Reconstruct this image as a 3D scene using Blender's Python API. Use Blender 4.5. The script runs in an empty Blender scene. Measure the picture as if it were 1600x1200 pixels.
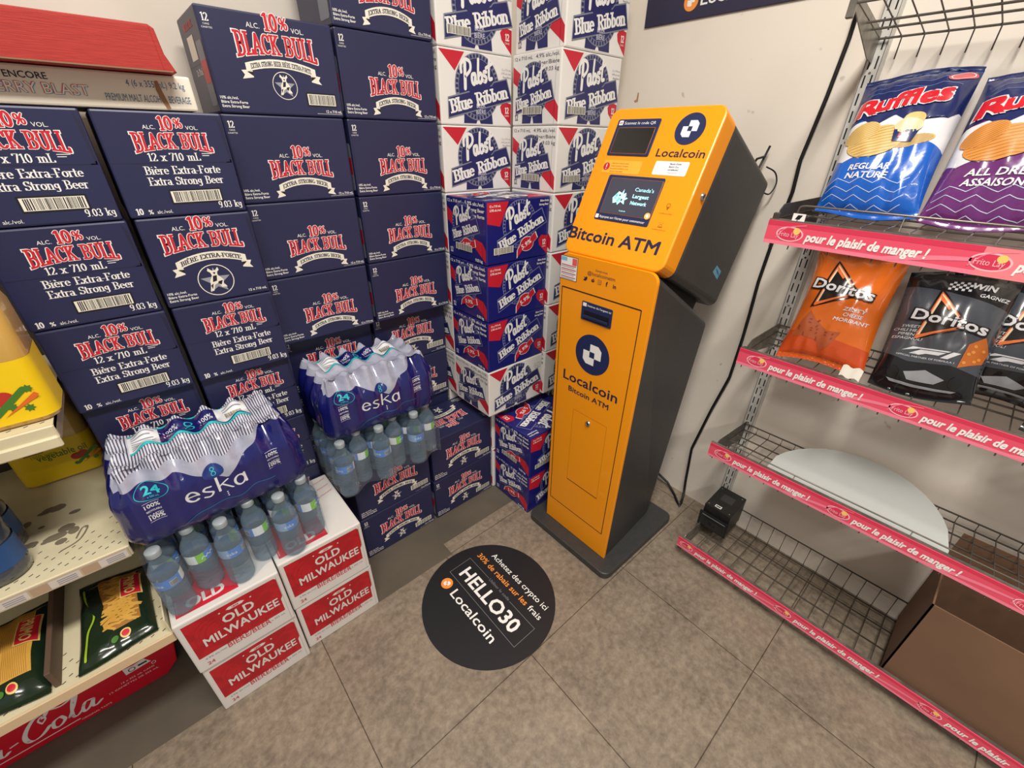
import bpy, bmesh, math, random
from mathutils import Vector, Matrix, noise
random.seed(7)
SC = bpy.context.scene
COL = SC.collection
PI = math.pi

# ------------------------------------------------------------------ camera
H = 1.4036
cam = bpy.data.objects.new('camera', bpy.data.cameras.new('camera'))
COL.objects.link(cam)
def aim():
    yaw, pitch, roll = 0.7273, 0.5179, 0.0146
    cy, sy, cp, sp = math.cos(yaw), math.sin(yaw), math.cos(pitch), math.sin(pitch)
    f = Vector((sy*cp, cy*cp, -sp)); r = Vector((cy, -sy, 0)); u = r.cross(f)
    cr, sr = math.cos(roll), math.sin(roll)
    r2 = cr*r+sr*u; u2 = -sr*r+cr*u
    m = Matrix((r2, u2, -f)).transposed().to_4x4()
    m.translation = (0, 0, H)
    return m
cam.matrix_world = aim()
cam.data.sensor_width = 36.0
cam.data.lens = 36.0*667.24/1600
cam.data.clip_start = 0.02
SC.camera = cam

# ------------------------------------------------------------------ light
SC.view_settings.view_transform = 'Standard'
SC.view_settings.look = 'None'
SC.view_settings.gamma = 1
SC.view_settings.exposure = 0.24
w = bpy.data.worlds.new('store_light'); SC.world = w; w.use_nodes = True
w.node_tree.nodes['Background'].inputs[0].default_value = (1.0, 0.96, 0.90, 1)
w.node_tree.nodes['Background'].inputs[1].default_value = 0.29
def area(name, loc, size, sizey, power, rot=(0, 0, 0), col=(1, .95, .87)):
    l = bpy.data.lights.new(name, 'AREA'); l.shape = 'RECTANGLE'; l.size = size; l.size_y = sizey
    l.energy = power; l.color = col
    o = bpy.data.objects.new(name, l); COL.objects.link(o); o.location = loc; o.rotation_euler = rot
    return o
area('ceiling_tube_light', (-0.55, -1.75, 2.62), 1.3, 0.35, 80, (math.radians(-28), 0, 0))
area('ceiling_tube_light', (0.10, 0.0, 2.76), 1.2, 0.30, 54)

# ------------------------------------------------------------------ materials
def lin(c):
    return tuple(((x/255)/12.92 if x/255 <= .04045 else ((x/255+.055)/1.055)**2.4) for x in c)
MATS = {}
def mat(key, rgb=(200, 200, 200), rough=.5, metal=0, spec=.5, emis=0, coat=0):
    if key in MATS: return MATS[key]
    m = bpy.data.materials.new(key); m.use_nodes = True
    b = m.node_tree.nodes['Principled BSDF']
    c = lin(rgb)+(1,)
    b.inputs['Base Color'].default_value = c
    b.inputs['Roughness'].default_value = rough
    b.inputs['Metallic'].default_value = metal
    b.inputs['Specular IOR Level'].default_value = spec
    if coat: b.inputs['Coat Weight'].default_value = coat
    if emis:
        b.inputs['Emission Color'].default_value = c
        b.inputs['Emission Strength'].default_value = emis
    MATS[key] = m
    return m
def nodes(m): return m.node_tree.nodes, m.node_tree.links, m.node_tree.nodes['Principled BSDF']
def noisy(m, scale=8, c2=None, lo=.4, hi=.6, bump=0, detail=5, stretch=None):
    n, l, b = nodes(m)
    tc = n.new('ShaderNodeTexCoord'); t = n.new('ShaderNodeTexNoise')
    t.inputs['Scale'].default_value = scale; t.inputs['Detail'].default_value = detail
    src = tc.outputs['Object']
    if stretch:
        mp = n.new('ShaderNodeMapping'); mp.inputs['Scale'].default_value = stretch
        l.new(src, mp.inputs[0]); src = mp.outputs[0]
    l.new(src, t.inputs['Vector'])
    if c2:
        r = n.new('ShaderNodeValToRGB')
        r.color_ramp.elements[0].position = lo; r.color_ramp.elements[1].position = hi
        r.color_ramp.elements[0].color = lin(c2)+(1,)
        r.color_ramp.elements[1].color = b.inputs['Base Color'].default_value[:]
        l.new(t.outputs['Fac'], r.inputs[0]); l.new(r.outputs[0], b.inputs['Base Color'])
    if bump:
        bp = n.new('ShaderNodeBump'); bp.inputs['Strength'].default_value = bump; bp.inputs['Distance'].default_value = .002
        l.new(t.outputs['Fac'], bp.inputs['Height']); l.new(bp.outputs[0], b.inputs['Normal'])
    return m

NAVY = noisy(mat('navy_carton', (39, 42, 80), .42), 3, (35, 38, 73), .3, .7)
NAVYEDGE = mat('navy_carton_crease', (30, 32, 60), .5)
WHITE = mat('white_print', (240, 239, 236), .5)
CREAM = mat('cream_print', (236, 231, 218), .5)
RED = mat('red_print', (200, 30, 48), .45)
BLACK = mat('black_print', (18, 18, 22), .5)
GREYP = mat('grey_print', (128, 132, 146), .5)
PNAVY = mat('seal_navy', (38, 40, 98), .42)
PBLUE = noisy(mat('royal_blue_carton', (32, 34, 118), .3, coat=.3), 3, (28, 30, 108), .3, .7)
PWHITE = noisy(mat('white_carton', (238, 236, 233), .42), 4, (230, 227, 222), .3, .7)
PRED = mat('carton_red', (200, 32, 52), .42)
OMRED = noisy(mat('crimson_carton', (186, 20, 34), .45), 40, (170, 16, 30), .45, .55)
OMWHITE = mat('off_white_carton', (216, 212, 208), .5)
ORANGE = mat('orange_enamel', (250, 156, 6), .38, coat=.15)
INK = mat('dark_indigo_ink', (36, 32, 66), .45)
CHAR = noisy(mat('charcoal_steel', (58, 58, 58), .42), 60, (54, 54, 54), .4, .6, .05)
CHROME = mat('chrome', (190, 190, 190), .2, 1)
STEEL = noisy(mat('zinc_steel', (150, 146, 138), .38, .7), 30, (120, 116, 108), .35, .65)
WIRE = mat('grey_wire', (120, 114, 106), .38, .75)
PINK = mat('pink_strip', (230, 82, 108), .4)
PINKL = mat('light_pink_strip', (243, 128, 152), .4)
PINKD = mat('deep_pink_strip', (216, 54, 86), .4)

# ------------------------------------------------------------------ mesh builder
class MB:
    def __init__(s): s.bm = bmesh.new(); s.mats = []
    def mi(s, m):
        if m not in s.mats: s.mats.append(m)
        return s.mats.index(m)
    def face(s, pts, m, smooth=False):
        try: f = s.bm.faces.new([s.bm.verts.new(p) for p in pts])
        except ValueError: return None
        f.material_index = s.mi(m); f.smooth = smooth
        return f
    def box(s, lo, hi, m, bev=0, seg=1, mtx=None):
        b = bmesh.new(); bmesh.ops.create_cube(b, size=1)
        for v in b.verts: v.co = Vector([(lo[i]+hi[i])/2+v.co[i]*(hi[i]-lo[i]) for i in range(3)])
        if bev: bmesh.ops.bevel(b, geom=b.edges[:], offset=bev, segments=seg, affect='EDGES', profile=.5)
        s.add(b, m, mtx, smooth=False)
    def add(s, b, m, mtx=None, smooth=False):
        idx = s.mi(m); mp = {}
        for v in b.verts: mp[v] = s.bm.verts.new((mtx @ v.co) if mtx else v.co)
        for f in b.faces:
            try: g = s.bm.faces.new([mp[v] for v in f.verts])
            except ValueError: continue
            g.material_index = idx; g.smooth = smooth
        b.free()
    def tube(s, pts, r, m, seg=6, close=False):
        pts = [Vector(p) for p in pts]; rings = []
        n = len(pts); up = None
        for i, p in enumerate(pts):
            t = (pts[min(i+1, n-1)]-pts[max(i-1, 0)]).normalized()
            if up is None or abs(up.dot(t)) > .95: up = Vector((0, 0, 1)) if abs(t.z) < .9 else Vector((1, 0, 0))
            a = t.cross(up).normalized(); b = a.cross(t).normalized(); up = b
            rings.append([s.bm.verts.new(p+r*(math.cos(2*PI*k/seg)*a+math.sin(2*PI*k/seg)*b)) for k in range(seg)])
        idx = s.mi(m)
        for i in range(n-1):
            for k in range(seg):
                f = s.bm.faces.new((rings[i][k], rings[i][(k+1) % seg], rings[i+1][(k+1) % seg], rings[i+1][k]))
                f.material_index = idx; f.smooth = True
        for rg in (rings[0], rings[-1]):
            f = s.bm.faces.new(rg); f.material_index = idx
    def lathe(s, prof, m, seg=20, org=(0, 0, 0), cap=True, mtx=None):
        rings = []; idx = s.mi(m); o = Vector(org)
        for r, z in prof:
            rings.append([])
            for k in range(seg):
                v = o+Vector((r*math.cos(2*PI*k/seg), r*math.sin(2*PI*k/seg), z))
                rings[-1].append(s.bm.verts.new(mtx @ v if mtx else v))
        for i in range(len(rings)-1):
            for k in range(seg):
                f = s.bm.faces.new((rings[i][k], rings[i][(k+1) % seg], rings[i+1][(k+1) % seg], rings[i+1][k]))
                f.material_index = idx; f.smooth = True
        if cap:
            for rg in (rings[0], rings[-1]):
                f = s.bm.faces.new(rg); f.material_index = idx
    def prism(s, poly, fr, d0, d1, m, bev=0):
        """poly in 2D of frame fr=(O,U,V,N) extruded from depth d0 to d1 along N"""
        O, U, V, N = fr
        b = bmesh.new()
        A = [b.verts.new(O+U*x+V*y+N*d0) for x, y in poly]; B = [b.verts.new(O+U*x+V*y+N*d1) for x, y in poly]
        b.faces.new(A); b.faces.new(B[::-1]); n = len(A)
        for i in range(n): b.faces.new((A[i], B[i], B[(i+1) % n], A[(i+1) % n]))
        bmesh.ops.recalc_face_normals(b, faces=b.faces[:])
        if bev:
            es = [e for e in b.edges if (e.verts[0] in A) == (e.verts[1] in A)]
            bmesh.ops.bevel(b, geom=es, offset=bev, segments=2, affect='EDGES', profile=.5)
        s.add(b, m)
    def grid(s, P, m, smooth=True, flip=False):
        idx = s.mi(m); V = [[s.bm.verts.new(p) for p in row] for row in P]
        for i in range(len(V)-1):
            for j in range(len(V[0])-1):
                q = (V[i][j], V[i][j+1], V[i+1][j+1], V[i+1][j])
                try: f = s.bm.faces.new(q[::-1] if flip else q)
                except ValueError: continue
                f.material_index = idx; f.smooth = smooth
    def mesh(s, name, normals=False):
        me = bpy.data.meshes.new(name)
        if normals: bmesh.ops.recalc_face_normals(s.bm, faces=s.bm.faces[:])
        s.bm.to_mesh(me); s.bm.free()
        for m in s.mats: me.materials.append(m)
        return me
    def build(s, name, parent=None, loc=None, normals=False):
        return link(name, s.mesh(name, normals), parent, loc)
def link(name, me, parent=None, loc=None, rz=0):
    o = bpy.data.objects.new(name, me); COL.objects.link(o)
    if parent: o.parent = parent
    if loc is not None: o.location = loc
    if rz: o.rotation_euler.z = rz
    return o
def tag(o, label=None, cat=None, group=None, kind=None):
    if label: o['label'] = label
    if cat: o['category'] = cat
    if group: o['group'] = group
    if kind: o['kind'] = kind
    return o
def thing(name, label, cat, loc=(0, 0, 0), rz=0, group=None):
    o = bpy.data.objects.new(name, None); COL.objects.link(o); o.location = loc; o.rotation_euler.z = rz
    o.empty_display_size = .05
    return tag(o, label, cat, group)
def copy_tree(o, parent=None):
    c = o.copy(); COL.objects.link(c)
    if parent: c.parent = parent
    for ch in list(o.children): copy_tree(ch, c)
    return c

# ------------------------------------------------------------------ flat shapes (2D): (verts, faces)
def join(*shapes):
    V, F = [], []
    for v, f in shapes:
        k = len(V); V += v; F += [tuple(i+k for i in g) for g in f]
    return V, F
def poly(*p): return [tuple(q) for q in p], [tuple(range(len(p)))]
def rect(x0, y0, x1, y1): return poly((x0, y0), (x1, y0), (x1, y1), (x0, y1))
def disc(cx, cy, rx, ry=None, n=32):
    ry = ry or rx
    return poly(*[(cx+rx*math.cos(2*PI*k/n), cy+ry*math.sin(2*PI*k/n)) for k in range(n)])
def ring(cx, cy, r0, r1, n=36, sq=1.0):
    V, F = [], []
    for k in range(n):
        c, s = math.cos(2*PI*k/n), math.sin(2*PI*k/n)
        V += [(cx+r0*c, cy+r0*s*sq), (cx+r1*c, cy+r1*s*sq)]
    for k in range(n):
        a, b = 2*k, 2*((k+1) % n); F.append((a, a+1, b+1, b))
    return V, F
def rrect(x0, y0, x1, y1, r, n=5):
    P = []
    for cx, cy, a in ((x1-r, y1-r, 0), (x0+r, y1-r, 90), (x0+r, y0+r, 180), (x1-r, y0+r, 270)):
        for k in range(n+1):
            t = math.radians(a+90*k/n); P.append((cx+r*math.cos(t), cy+r*math.sin(t)))
    return P
def frame_(x0, y0, x1, y1, t):
    return join(rect(x0, y0, x1, y0+t), rect(x0, y1-t, x1, y1), rect(x0, y0+t, x0+t, y1-t), rect(x1-t, y0+t, x1, y1-t))
def star(cx, cy, r, n=5, k=.42, a0=90):
    return poly(*[(cx+(r if i % 2 == 0 else r*k)*math.cos(math.radians(a0+i*180/n)), cy+(r if i % 2 == 0 else r*k)*math.sin(math.radians(a0+i*180/n))) for i in range(2*n)])
def arcpts(cx, cy, rx, ry, a0, a1, n=10):
    return [(cx+rx*math.cos(math.radians(a0+(a1-a0)*k/n)), cy+ry*math.sin(math.radians(a0+(a1-a0)*k/n))) for k in range(n+1)]
def smooth(p, n=5):
    out = []
    for i in range(len(p)-1):
        a, b, c, d = p[max(i-1, 0)], p[i], p[i+1], p[min(i+2, len(p)-1)]
        for k in range(n):
            t = k/n
            out.append(tuple(.5*(2*b[j]+(c[j]-a[j])*t+(2*a[j]-5*b[j]+4*c[j]-d[j])*t*t+(3*b[j]-a[j]-3*c[j]+d[j])*t**3) for j in range(len(b))))
    return out+[p[-1]]
def stroke(pts, rx, ry=None, n=8):
    """sweep an elliptical pen"""
    ry = ry or rx; S = []
    for (x0, y0), (x1, y1) in zip(pts, pts[1:]):
        nx, ny = -(y1-y0), x1-x0; q = math.hypot(rx*nx, ry*ny)
        if q < 1e-9: continue
        ox, oy = rx*rx*nx/q, ry*ry*ny/q
        S.append(poly((x0+ox, y0+oy), (x0-ox, y0-oy), (x1-ox, y1-oy), (x1+ox, y1+oy)))
    for x, y in pts[:: max(1, len(pts)//16)]+[pts[-1]]: S.append(disc(x, y, rx, ry, n))
    return join(*S)
def xf(shape, sx=1, sy=None, dx=0, dy=0, rot=0, shear=0, warp=None):
    sy = sx if sy is None else sy
    c, s = math.cos(rot), math.sin(rot); V = []
    for x, y in shape[0]:
        x, y = x*sx+y*sy*shear, y*sy
        if warp: x, y = warp(x, y)
        V.append((c*x-s*y+dx, s*x+c*y+dy))
    return V, shape[1]

# slab-serif stroke alphabet: L polyline, A arc(cx cy rx ry a0 a1), S serif(x y)
GL = {
 'B': (.68, "L .15 0 .15 1;L .15 1 .34 1;A .34 .76 .2 .24 90 -90;L .15 .52 .36 .52;A .36 .26 .22 .26 90 -90;L .36 0 .15 0;S .12 0;S .12 1"),
 'L': (.62, "L .17 0 .17 1;L .17 0 .55 0;L .55 0 .55 .2;S .17 0;S .17 1"),
 'A': (.74, "L .08 0 .34 1;L .34 1 .64 0;L .2 .34 .52 .34;S .08 0;S .64 0"),
 'C': (.70, "A .38 .5 .28 .5 45 315;L .6 .95 .6 .7"),
 'K': (.76, "L .16 0 .16 1;L .18 .42 .58 1;L .3 .56 .62 0;S .16 0;S .16 1;S .56 1;S .62 0"),
 'U': (.76, "L .16 1 .16 .32;A .38 .32 .22 .32 180 360;L .6 .32 .6 1;S .16 1;S .6 1"),
 'E': (.66, "L .16 0 .16 1;L .16 1 .54 1;L .54 1 .54 .82;L .16 .52 .44 .52;L .16 0 .58 0;L .58 0 .58 .2;S .13 0;S .13 1"),
 'F': (.62, "L .16 0 .16 1;L .16 1 .54 1;L .54 1 .54 .8;L .16 .52 .42 .52;S .16 0;S .13 1"),
 'R': (.74, "L .16 0 .16 1;L .16 1 .36 1;A .36 .75 .22 .25 90 -90;L .36 .5 .16 .5;L .36 .5 .62 0;S .16 0;S .13 1;S .63 0"),
 'S': (.58, "A .3 .74 .2 .26 30 270;A .3 .26 .22 .26 90 -150;L .5 .98 .5 .76;L .08 .02 .08 .24"),
 'P': (.66, "L .16 0 .16 1;L .16 1 .36 1;A .36 .74 .22 .26 90 -90;L .36 .48 .16 .48;S .16 0;S .13 1"),
 'T': (.66, "L .33 0 .33 1;L .06 1 .6 1;L .06 1 .06 .8;L .6 1 .6 .8;S .33 0"),
 'X': (.72, "L .1 0 .6 1;L .1 1 .6 0;S .1 0;S .1 1;S .6 0;S .6 1"),
 'O': (.74, "A .37 .5 .28 .5 0 360"), 'N': (.78, "L .15 0 .15 1;L .15 1 .6 0;L .6 0 .6 1;S .15 0;S .6 1;S .12 1"),
 'G': (.74, "A .38 .5 .28 .5 45 350;L .64 .42 .44 .42"), 'I': (.36, "L .18 0 .18 1;S .18 0;S .18 1"),
 'È': (.66, "L .16 0 .16 1;L .16 1 .54 1;L .16 .52 .44 .52;L .16 0 .58 0;L .28 1.3 .4 1.12"),
 'i': (.30, "L .14 0 .14 .64;S .14 0;S .1 .64;L .14 .88 .14 .92"),
 'l': (.30, "L .14 0 .14 1;S .14 0;S .1 1"),
 'e': (.54, "A .28 .33 .2 .33 0 315;L .08 .36 .48 .36"),
 'è': (.54, "A .28 .33 .2 .33 0 315;L .08 .36 .48 .36;L .2 .98 .3 .82"),
 'r': (.44, "L .14 0 .14 .64;A .3 .42 .16 .22 170 50;S .14 0;S .1 .64"),
 'x': (.56, "L .08 0 .46 .64;L .08 .64 .46 0;S .08 0;S .46 0;S .08 .64;S .46 .64"),
 't': (.36, "L .16 .9 .16 .12;A .26 .12 .1 .12 180 310;L .04 .64 .32 .64"),
 'a': (.56, "A .24 .18 .16 .18 0 360;L .42 0 .42 .44;A .26 .44 .16 .21 0 150;S .46 0"),
 'o': (.56, "A .28 .33 .21 .33 0 360"),
 'n': (.62, "L .14 0 .14 .64;A .31 .4 .17 .25 170 0;L .48 .4 .48 0;S .14 0;S .48 0;S .1 .64"),
 'm': (.9, "L .14 0 .14 .64;A .29 .4 .15 .25 170 0;L .44 .4 .44 0;A .59 .4 .15 .25 170 0;L .74 .4 .74 0;S .14 0;S .44 0;S .74 0;S .1 .64"),
 'g': (.56, "A .26 .4 .17 .24 0 360;L .43 .64 .43 -.1;A .26 -.1 .17 .17 0 -150"),
 'b': (.58, "L .14 0 .14 1;A .3 .32 .19 .32 140 -140;S .1 1"),
 'u': (.62, "L .14 .64 .14 .22;A .3 .22 .16 .22 180 340;L .48 .64 .48 0;S .1 .64;S .44 .64;S .52 0"),
 'k': (.6, "L .14 0 .14 1;L .16 .26 .46 .64;L .26 .38 .5 0;S .14 0;S .1 1;S .5 0;S .46 .64"),
 'v': (.54, "L .06 .64 .26 0;L .26 0 .46 .64;S .06 .64;S .46 .64"),
 'c': (.5, "A .28 .33 .2 .33 40 320"),
 's': (.44, "A .22 .49 .13 .16 20 270;A .22 .17 .14 .16 90 -160"),
 '0': (.58, "A .29 .5 .2 .5 0 360"), '1': (.44, "L .24 0 .24 1;L .24 1 .08 .84;S .24 0"),
 '2': (.56, "A .27 .74 .19 .26 170 -30;L .44 .6 .08 0;L .08 0 .48 0;L .48 0 .48 .16"),
 '3': (.56, "A .26 .75 .18 .25 160 -90;A .26 .26 .22 .26 90 -160"), '7': (.54, "L .06 1 .48 1;L .48 1 .2 0;L .06 1 .06 .82"),
 '9': (.56, "A .27 .7 .19 .3 0 360;L .46 .7 .4 .2;A .24 .2 .17 .2 0 -120"),
 '5': (.56, "L .12 1 .46 1;L .12 1 .1 .55;A .26 .32 .21 .32 130 -150"),
 '.': (.24, "L .12 .03 .12 .05"), '-': (.36, "L .06 .33 .3 .33"), '/': (.4, "L .02 -.1 .36 1"),
 '%': (.86, "A .2 .72 .14 .26 0 360;A .64 .26 .14 .26 0 360;L .16 0 .68 1"), ' ': (.42, ""), '!': (.3, "L .15 .3 .15 1;L .15 .03 .15 .05")}
SER_CACHE = {}
def serif(s, wt=.16, wn=.07, grow=0, slab=True, track=0):
    key = (s, wt, wn, grow, slab, track)
    if key in SER_CACHE: return SER_CACHE[key]
    x = 0; S = []
    rx, ry = wt/2+grow, wn/2+grow
    for ch in s:
        adv, code = GL.get(ch, GL[' '])
        for tk in code.split(';'):
            if not tk: continue
            a = tk.split(); q = [float(k) for k in a[1:]]
            if a[0] == 'L': S.append(xf(stroke([(q[0], q[1]), (q[2], q[3])], rx, ry, 6), dx=x))
            elif a[0] == 'A': S.append(xf(stroke(arcpts(*q, 9), rx, ry, 6), dx=x))
            elif slab:
                hw = wt/2+.09+grow; yy = q[1]; h = max(wn*.55, .03)+grow
                S.append(xf(rect(q[0]-hw, yy-h, q[0]+hw, yy+h), dx=x))
        x += adv+track
    SER_CACHE[key] = (join(*S) if S else ([], []), x)
    return SER_CACHE[key]
SANS_CACHE = {}
def sans(s, bold=0):
    """built-in text curve turned into flat triangles, cap height 1"""
    key = (s, bold)
    if key in SANS_CACHE: return SANS_CACHE[key]
    cu = bpy.data.curves.new('t', 'FONT'); cu.body = s; cu.resolution_u = 2
    o = bpy.data.objects.new('t', cu); COL.objects.link(o)
    dg = bpy.context.evaluated_depsgraph_get(); me = o.evaluated_get(dg).to_mesh()
    k = 1/.729
    V0 = [(v.co.x*k, v.co.y*k) for v in me.vertices]; F0 = [tuple(p.vertices) for p in me.polygons]
    bpy.data.objects.remove(o); bpy.data.curves.remove(cu)
    wd = max([v[0] for v in V0]) if V0 else 0; mn = min([v[0] for v in V0]) if V0 else 0
    q = bold*1.3; V, F, J = [], [], []
    cps = [(0, 0)] if not bold else [(0, 0)]+[(q*math.cos(PI/4+a*PI/2), q*math.sin(PI/4+a*PI/2)) for a in range(4)]
    for c, (ax, ay) in enumerate(cps):       # heavier weights: the letter laid down again a hair to each side
        n = len(V); V += [(x-mn+ax, y+ay) for x, y in V0]; F += [tuple(i+n for i in f) for f in F0]; J += [c*1.3e-5]*len(V0)
    SANS_CACHE[key] = ((V, F, J), wd-mn)
    return SANS_CACHE[key]

EPS = .00028
class Face:
    """a surface with coordinates in metres that print is laid on"""
    def __init__(s, mb, O=None, U=None, V=None, fn=None, maxlen=None, eps=EPS):
        s.mb = mb; s.maxlen = maxlen; s.eps = eps
        if fn: s.fn = fn
        else:
            O, U, V = Vector(O), Vector(U).normalized(), Vector(V).normalized(); N = U.cross(V)
            s.fn = lambda x, y, d: O+U*x+V*y+N*d
    def put(s, shape, m, layer=1):
        V, F = shape[:2]; d = layer*s.eps
        J0 = list(shape[2]) if len(shape) > 2 else None
        if J0 is None and len(F) > 1 and sum(len(g) for g in F) == len(V):
            J0 = [0]*len(V)
            for k, g in enumerate(F):
                for i in g: J0[i] = (k % 14)*1.1e-5
        if s.maxlen: V, F = refine(V, F, s.maxlen, J0)
        J = J0 or [0]*len(V)
        P = [s.fn(V[i][0], V[i][1], d+J[i]) for i in range(len(V))]; idx = s.mb.mi(m); bv = [None]*len(P); bm = s.mb.bm
        for f in F:
            if len(set(f)) < 3: continue
            vs = []
            for i in f:
                if bv[i] is None: bv[i] = bm.verts.new(P[i])
                vs.append(bv[i])
            try: g = bm.faces.new(vs)
            except ValueError: continue
            g.material_index = idx; g.smooth = bool(s.maxlen)
    def text(s, t, x, y, h, m, w=None, al='c', bold=0, rot=0, shear=0, layer=2, font='sans', warp=None, wt=.16, wn=.07, grow=0, slab=True, track=0):
        sh, wd = sans(t, bold) if font == 'sans' else serif(t, wt, wn, grow, slab, track)
        if wd <= 0: return
        sx = (w/wd) if w else h
        W = wd*sx; ox = {'c': -W/2, 'l': 0, 'r': -W}[al]
        c, q = math.cos(rot), math.sin(rot)
        V = []
        for px, py in sh[0]:
            a, b = px*sx+ox+py*h*shear, py*h
            if warp: a, b = warp(a, b)
            V.append((x+c*a-q*b, y+q*a+c*b))
        s.put((V,)+tuple(sh[1:]), m, layer)
def refine(V, F, L, J=None):
    V = list(V); T = []
    for f in F:
        if len(f) > 4:
            b = bmesh.new(); vs = [b.verts.new((V[i][0], V[i][1], 0)) for i in f]
            for k, v in enumerate(vs): v.index = k
            try: b.faces.new(vs)
            except ValueError: b.free(); continue
            bmesh.ops.triangulate(b, faces=b.faces[:])
            b.verts.index_update()
            for g in b.faces: T.append(tuple(f[v.index] for v in g.verts))
            b.free()
        else:
            for k in range(1, len(f)-1): T.append((f[0], f[k], f[k+1]))
    mid = {}; out = []
    while T:
        t = T.pop(); best = 0
        for k in range(3):
            a, b = t[k], t[(k+1) % 3]
            d = math.hypot(V[a][0]-V[b][0], V[a][1]-V[b][1])
            if d > best: best = d; bi = k
        if best <= L: out.append(t); continue
        a, b, c = t[bi], t[(bi+1) % 3], t[(bi+2) % 3]
        e = (min(a, b), max(a, b))
        if e not in mid:
            mid[e] = len(V); V.append(((V[a][0]+V[b][0])/2, (V[a][1]+V[b][1])/2))
            if J is not None: J.append((J[a]+J[b])/2)
        m = mid[e]; T += [(a, m, c), (m, b, c)]
    return V, out
def barcode(F, x, y, wd, h, rot=0, layer=2, frame=True):
    rnd = random.Random(5)
    def R(a, b, c, d, m, l): F.put(xf(rect(a, b, c, d), dx=x, dy=y, rot=rot), m, l)
    if frame: R(-.003, -.003, wd+.003, h+.003, BLACK, layer)
    R(0, 0, wd, h, CREAM, layer+1)
    p = wd*.05
    while p < wd*.95:
        q = wd*rnd.choice((.008, .012, .02)); R(p, h*.06, p+q, h*.94, BLACK, layer+2); p += q+wd*rnd.choice((.008, .012, .022))

# ------------------------------------------------------------------ setting
def plane_xy(name, x0, x1, y0, y1, z, m): 
    b = MB(); b.face([(x0, y0, z), (x1, y0, z), (x1, y1, z), (x0, y1, z)], m); return b
XW, YW = 1.5716, 1.625
def floor_materials():
    m = mat('stone_vinyl_tile', (150, 134, 116), .42, spec=.4); n, l, b = nodes(m)
    tc = n.new('ShaderNodeTexCoord')
    def nz(scale, det, dist=0):
        t = n.new('ShaderNodeTexNoise'); t.inputs['Scale'].default_value = scale; t.inputs['Detail'].default_value = det
        t.inputs['Distortion'].default_value = dist; t.inputs['Roughness'].default_value = .68; l.new(tc.outputs['Object'], t.inputs['Vector']); return t.outputs['Fac']
    def ramp(src, stops):
        r = n.new('ShaderNodeValToRGB'); cr = r.color_ramp
        while len(cr.elements) < len(stops): cr.elements.new(.5)
        for e, (p, c) in zip(cr.elements, stops): e.position = p; e.color = lin(c)+(1,)
        l.new(src, r.inputs[0]); return r.outputs[0]
    def mix(a, b_, f, mode='MIX'):
        x = n.new('ShaderNodeMix'); x.data_type = 'RGBA'; x.blend_type = mode
        if isinstance(f, float): x.inputs['Factor'].default_value = f
        else: l.new(f, x.inputs['Factor'])
        l.new(a, x.inputs['A']); l.new(b_, x.inputs['B']); return x.outputs['Result']
    big = ramp(nz(4.5, 10, 0), [(.32, (98, 87, 76)), (.5, (132, 119, 104)), (.66, (154, 140, 122))])
    fine = ramp(nz(46, 12, .1), [(.34, (92, 81, 71)), (.5, (134, 121, 106)), (.66, (166, 151, 133))])
    c = mix(big, fine, .5)
    spots = ramp(nz(15, 8), [(.62, (255, 255, 255)), (.74, (172, 160, 148))])
    c = mix(c, spots, .8, 'MULTIPLY')
    mp = n.new('ShaderNodeMapping'); mp.inputs['Location'].default_value = (-.07+.48*8, -.028+.48*8, 0); l.new(tc.outputs['Object'], mp.inputs[0])
    br = n.new('ShaderNodeTexBrick'); br.offset = 0; br.squash = 1
    br.inputs['Color1'].default_value = (1, 1, 1, 1); br.inputs['Color2'].default_value = (.93, .93, .93, 1); br.inputs['Mortar'].default_value = (.32, .28, .24, 1)
    br.inputs['Scale'].default_value = 1; br.inputs['Mortar Size'].default_value = .0016; br.inputs['Mortar Smooth'].default_value = .2
    br.inputs['Brick Width'].default_value = .48; br.inputs['Row Height'].default_value = .48
    l.new(mp.outputs[0], br.inputs['Vector'])
    c = mix(c, br.outputs['Color'], 1.0, 'MULTIPLY')
    l.new(c, b.inputs['Base Color'])
    bp = n.new('ShaderNodeBump'); bp.inputs['Strength'].default_value = .12; bp.inputs['Distance'].default_value = .002
    l.new(nz(60, 6), bp.inputs['Height']); l.new(bp.outputs[0], b.inputs['Normal'])
    k = noisy(mat('bare_concrete', (98, 89, 77), .7), 5, (82, 74, 64), .3, .7, .1, 8)
    return m, k
TILE, CONC = floor_materials()
f = MB()
f.face([(-3, -2.5, 0), (XW+.2, -2.5, 0), (XW+.2, YW+.2, 0), (-3, YW+.2, 0)], CONC)
T = .0012
for pl in [[(-3, -2.5), (XW, -2.5), (XW, .982), (-3, .982)], [(.576, .982), (XW, .982), (XW, 1.043), (.576, 1.043)]]:
    f.face([(x, y, T) for x, y in pl], TILE)
f.face([(-3, .982, 0), (-3, .982, T), (.576, .982, T), (.576, .982, 0)], CONC)
f.face([(.576, 1.043, 0), (.576, 1.043, T), (XW, 1.043, T), (XW, 1.043, 0)], CONC)
tag(f.build('floor'), kind='structure')
WALLM = noisy(mat('off_white_paint', (233, 224, 212), .6), 2.2, (219, 210, 198), .3, .62, .05, 6)
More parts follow.
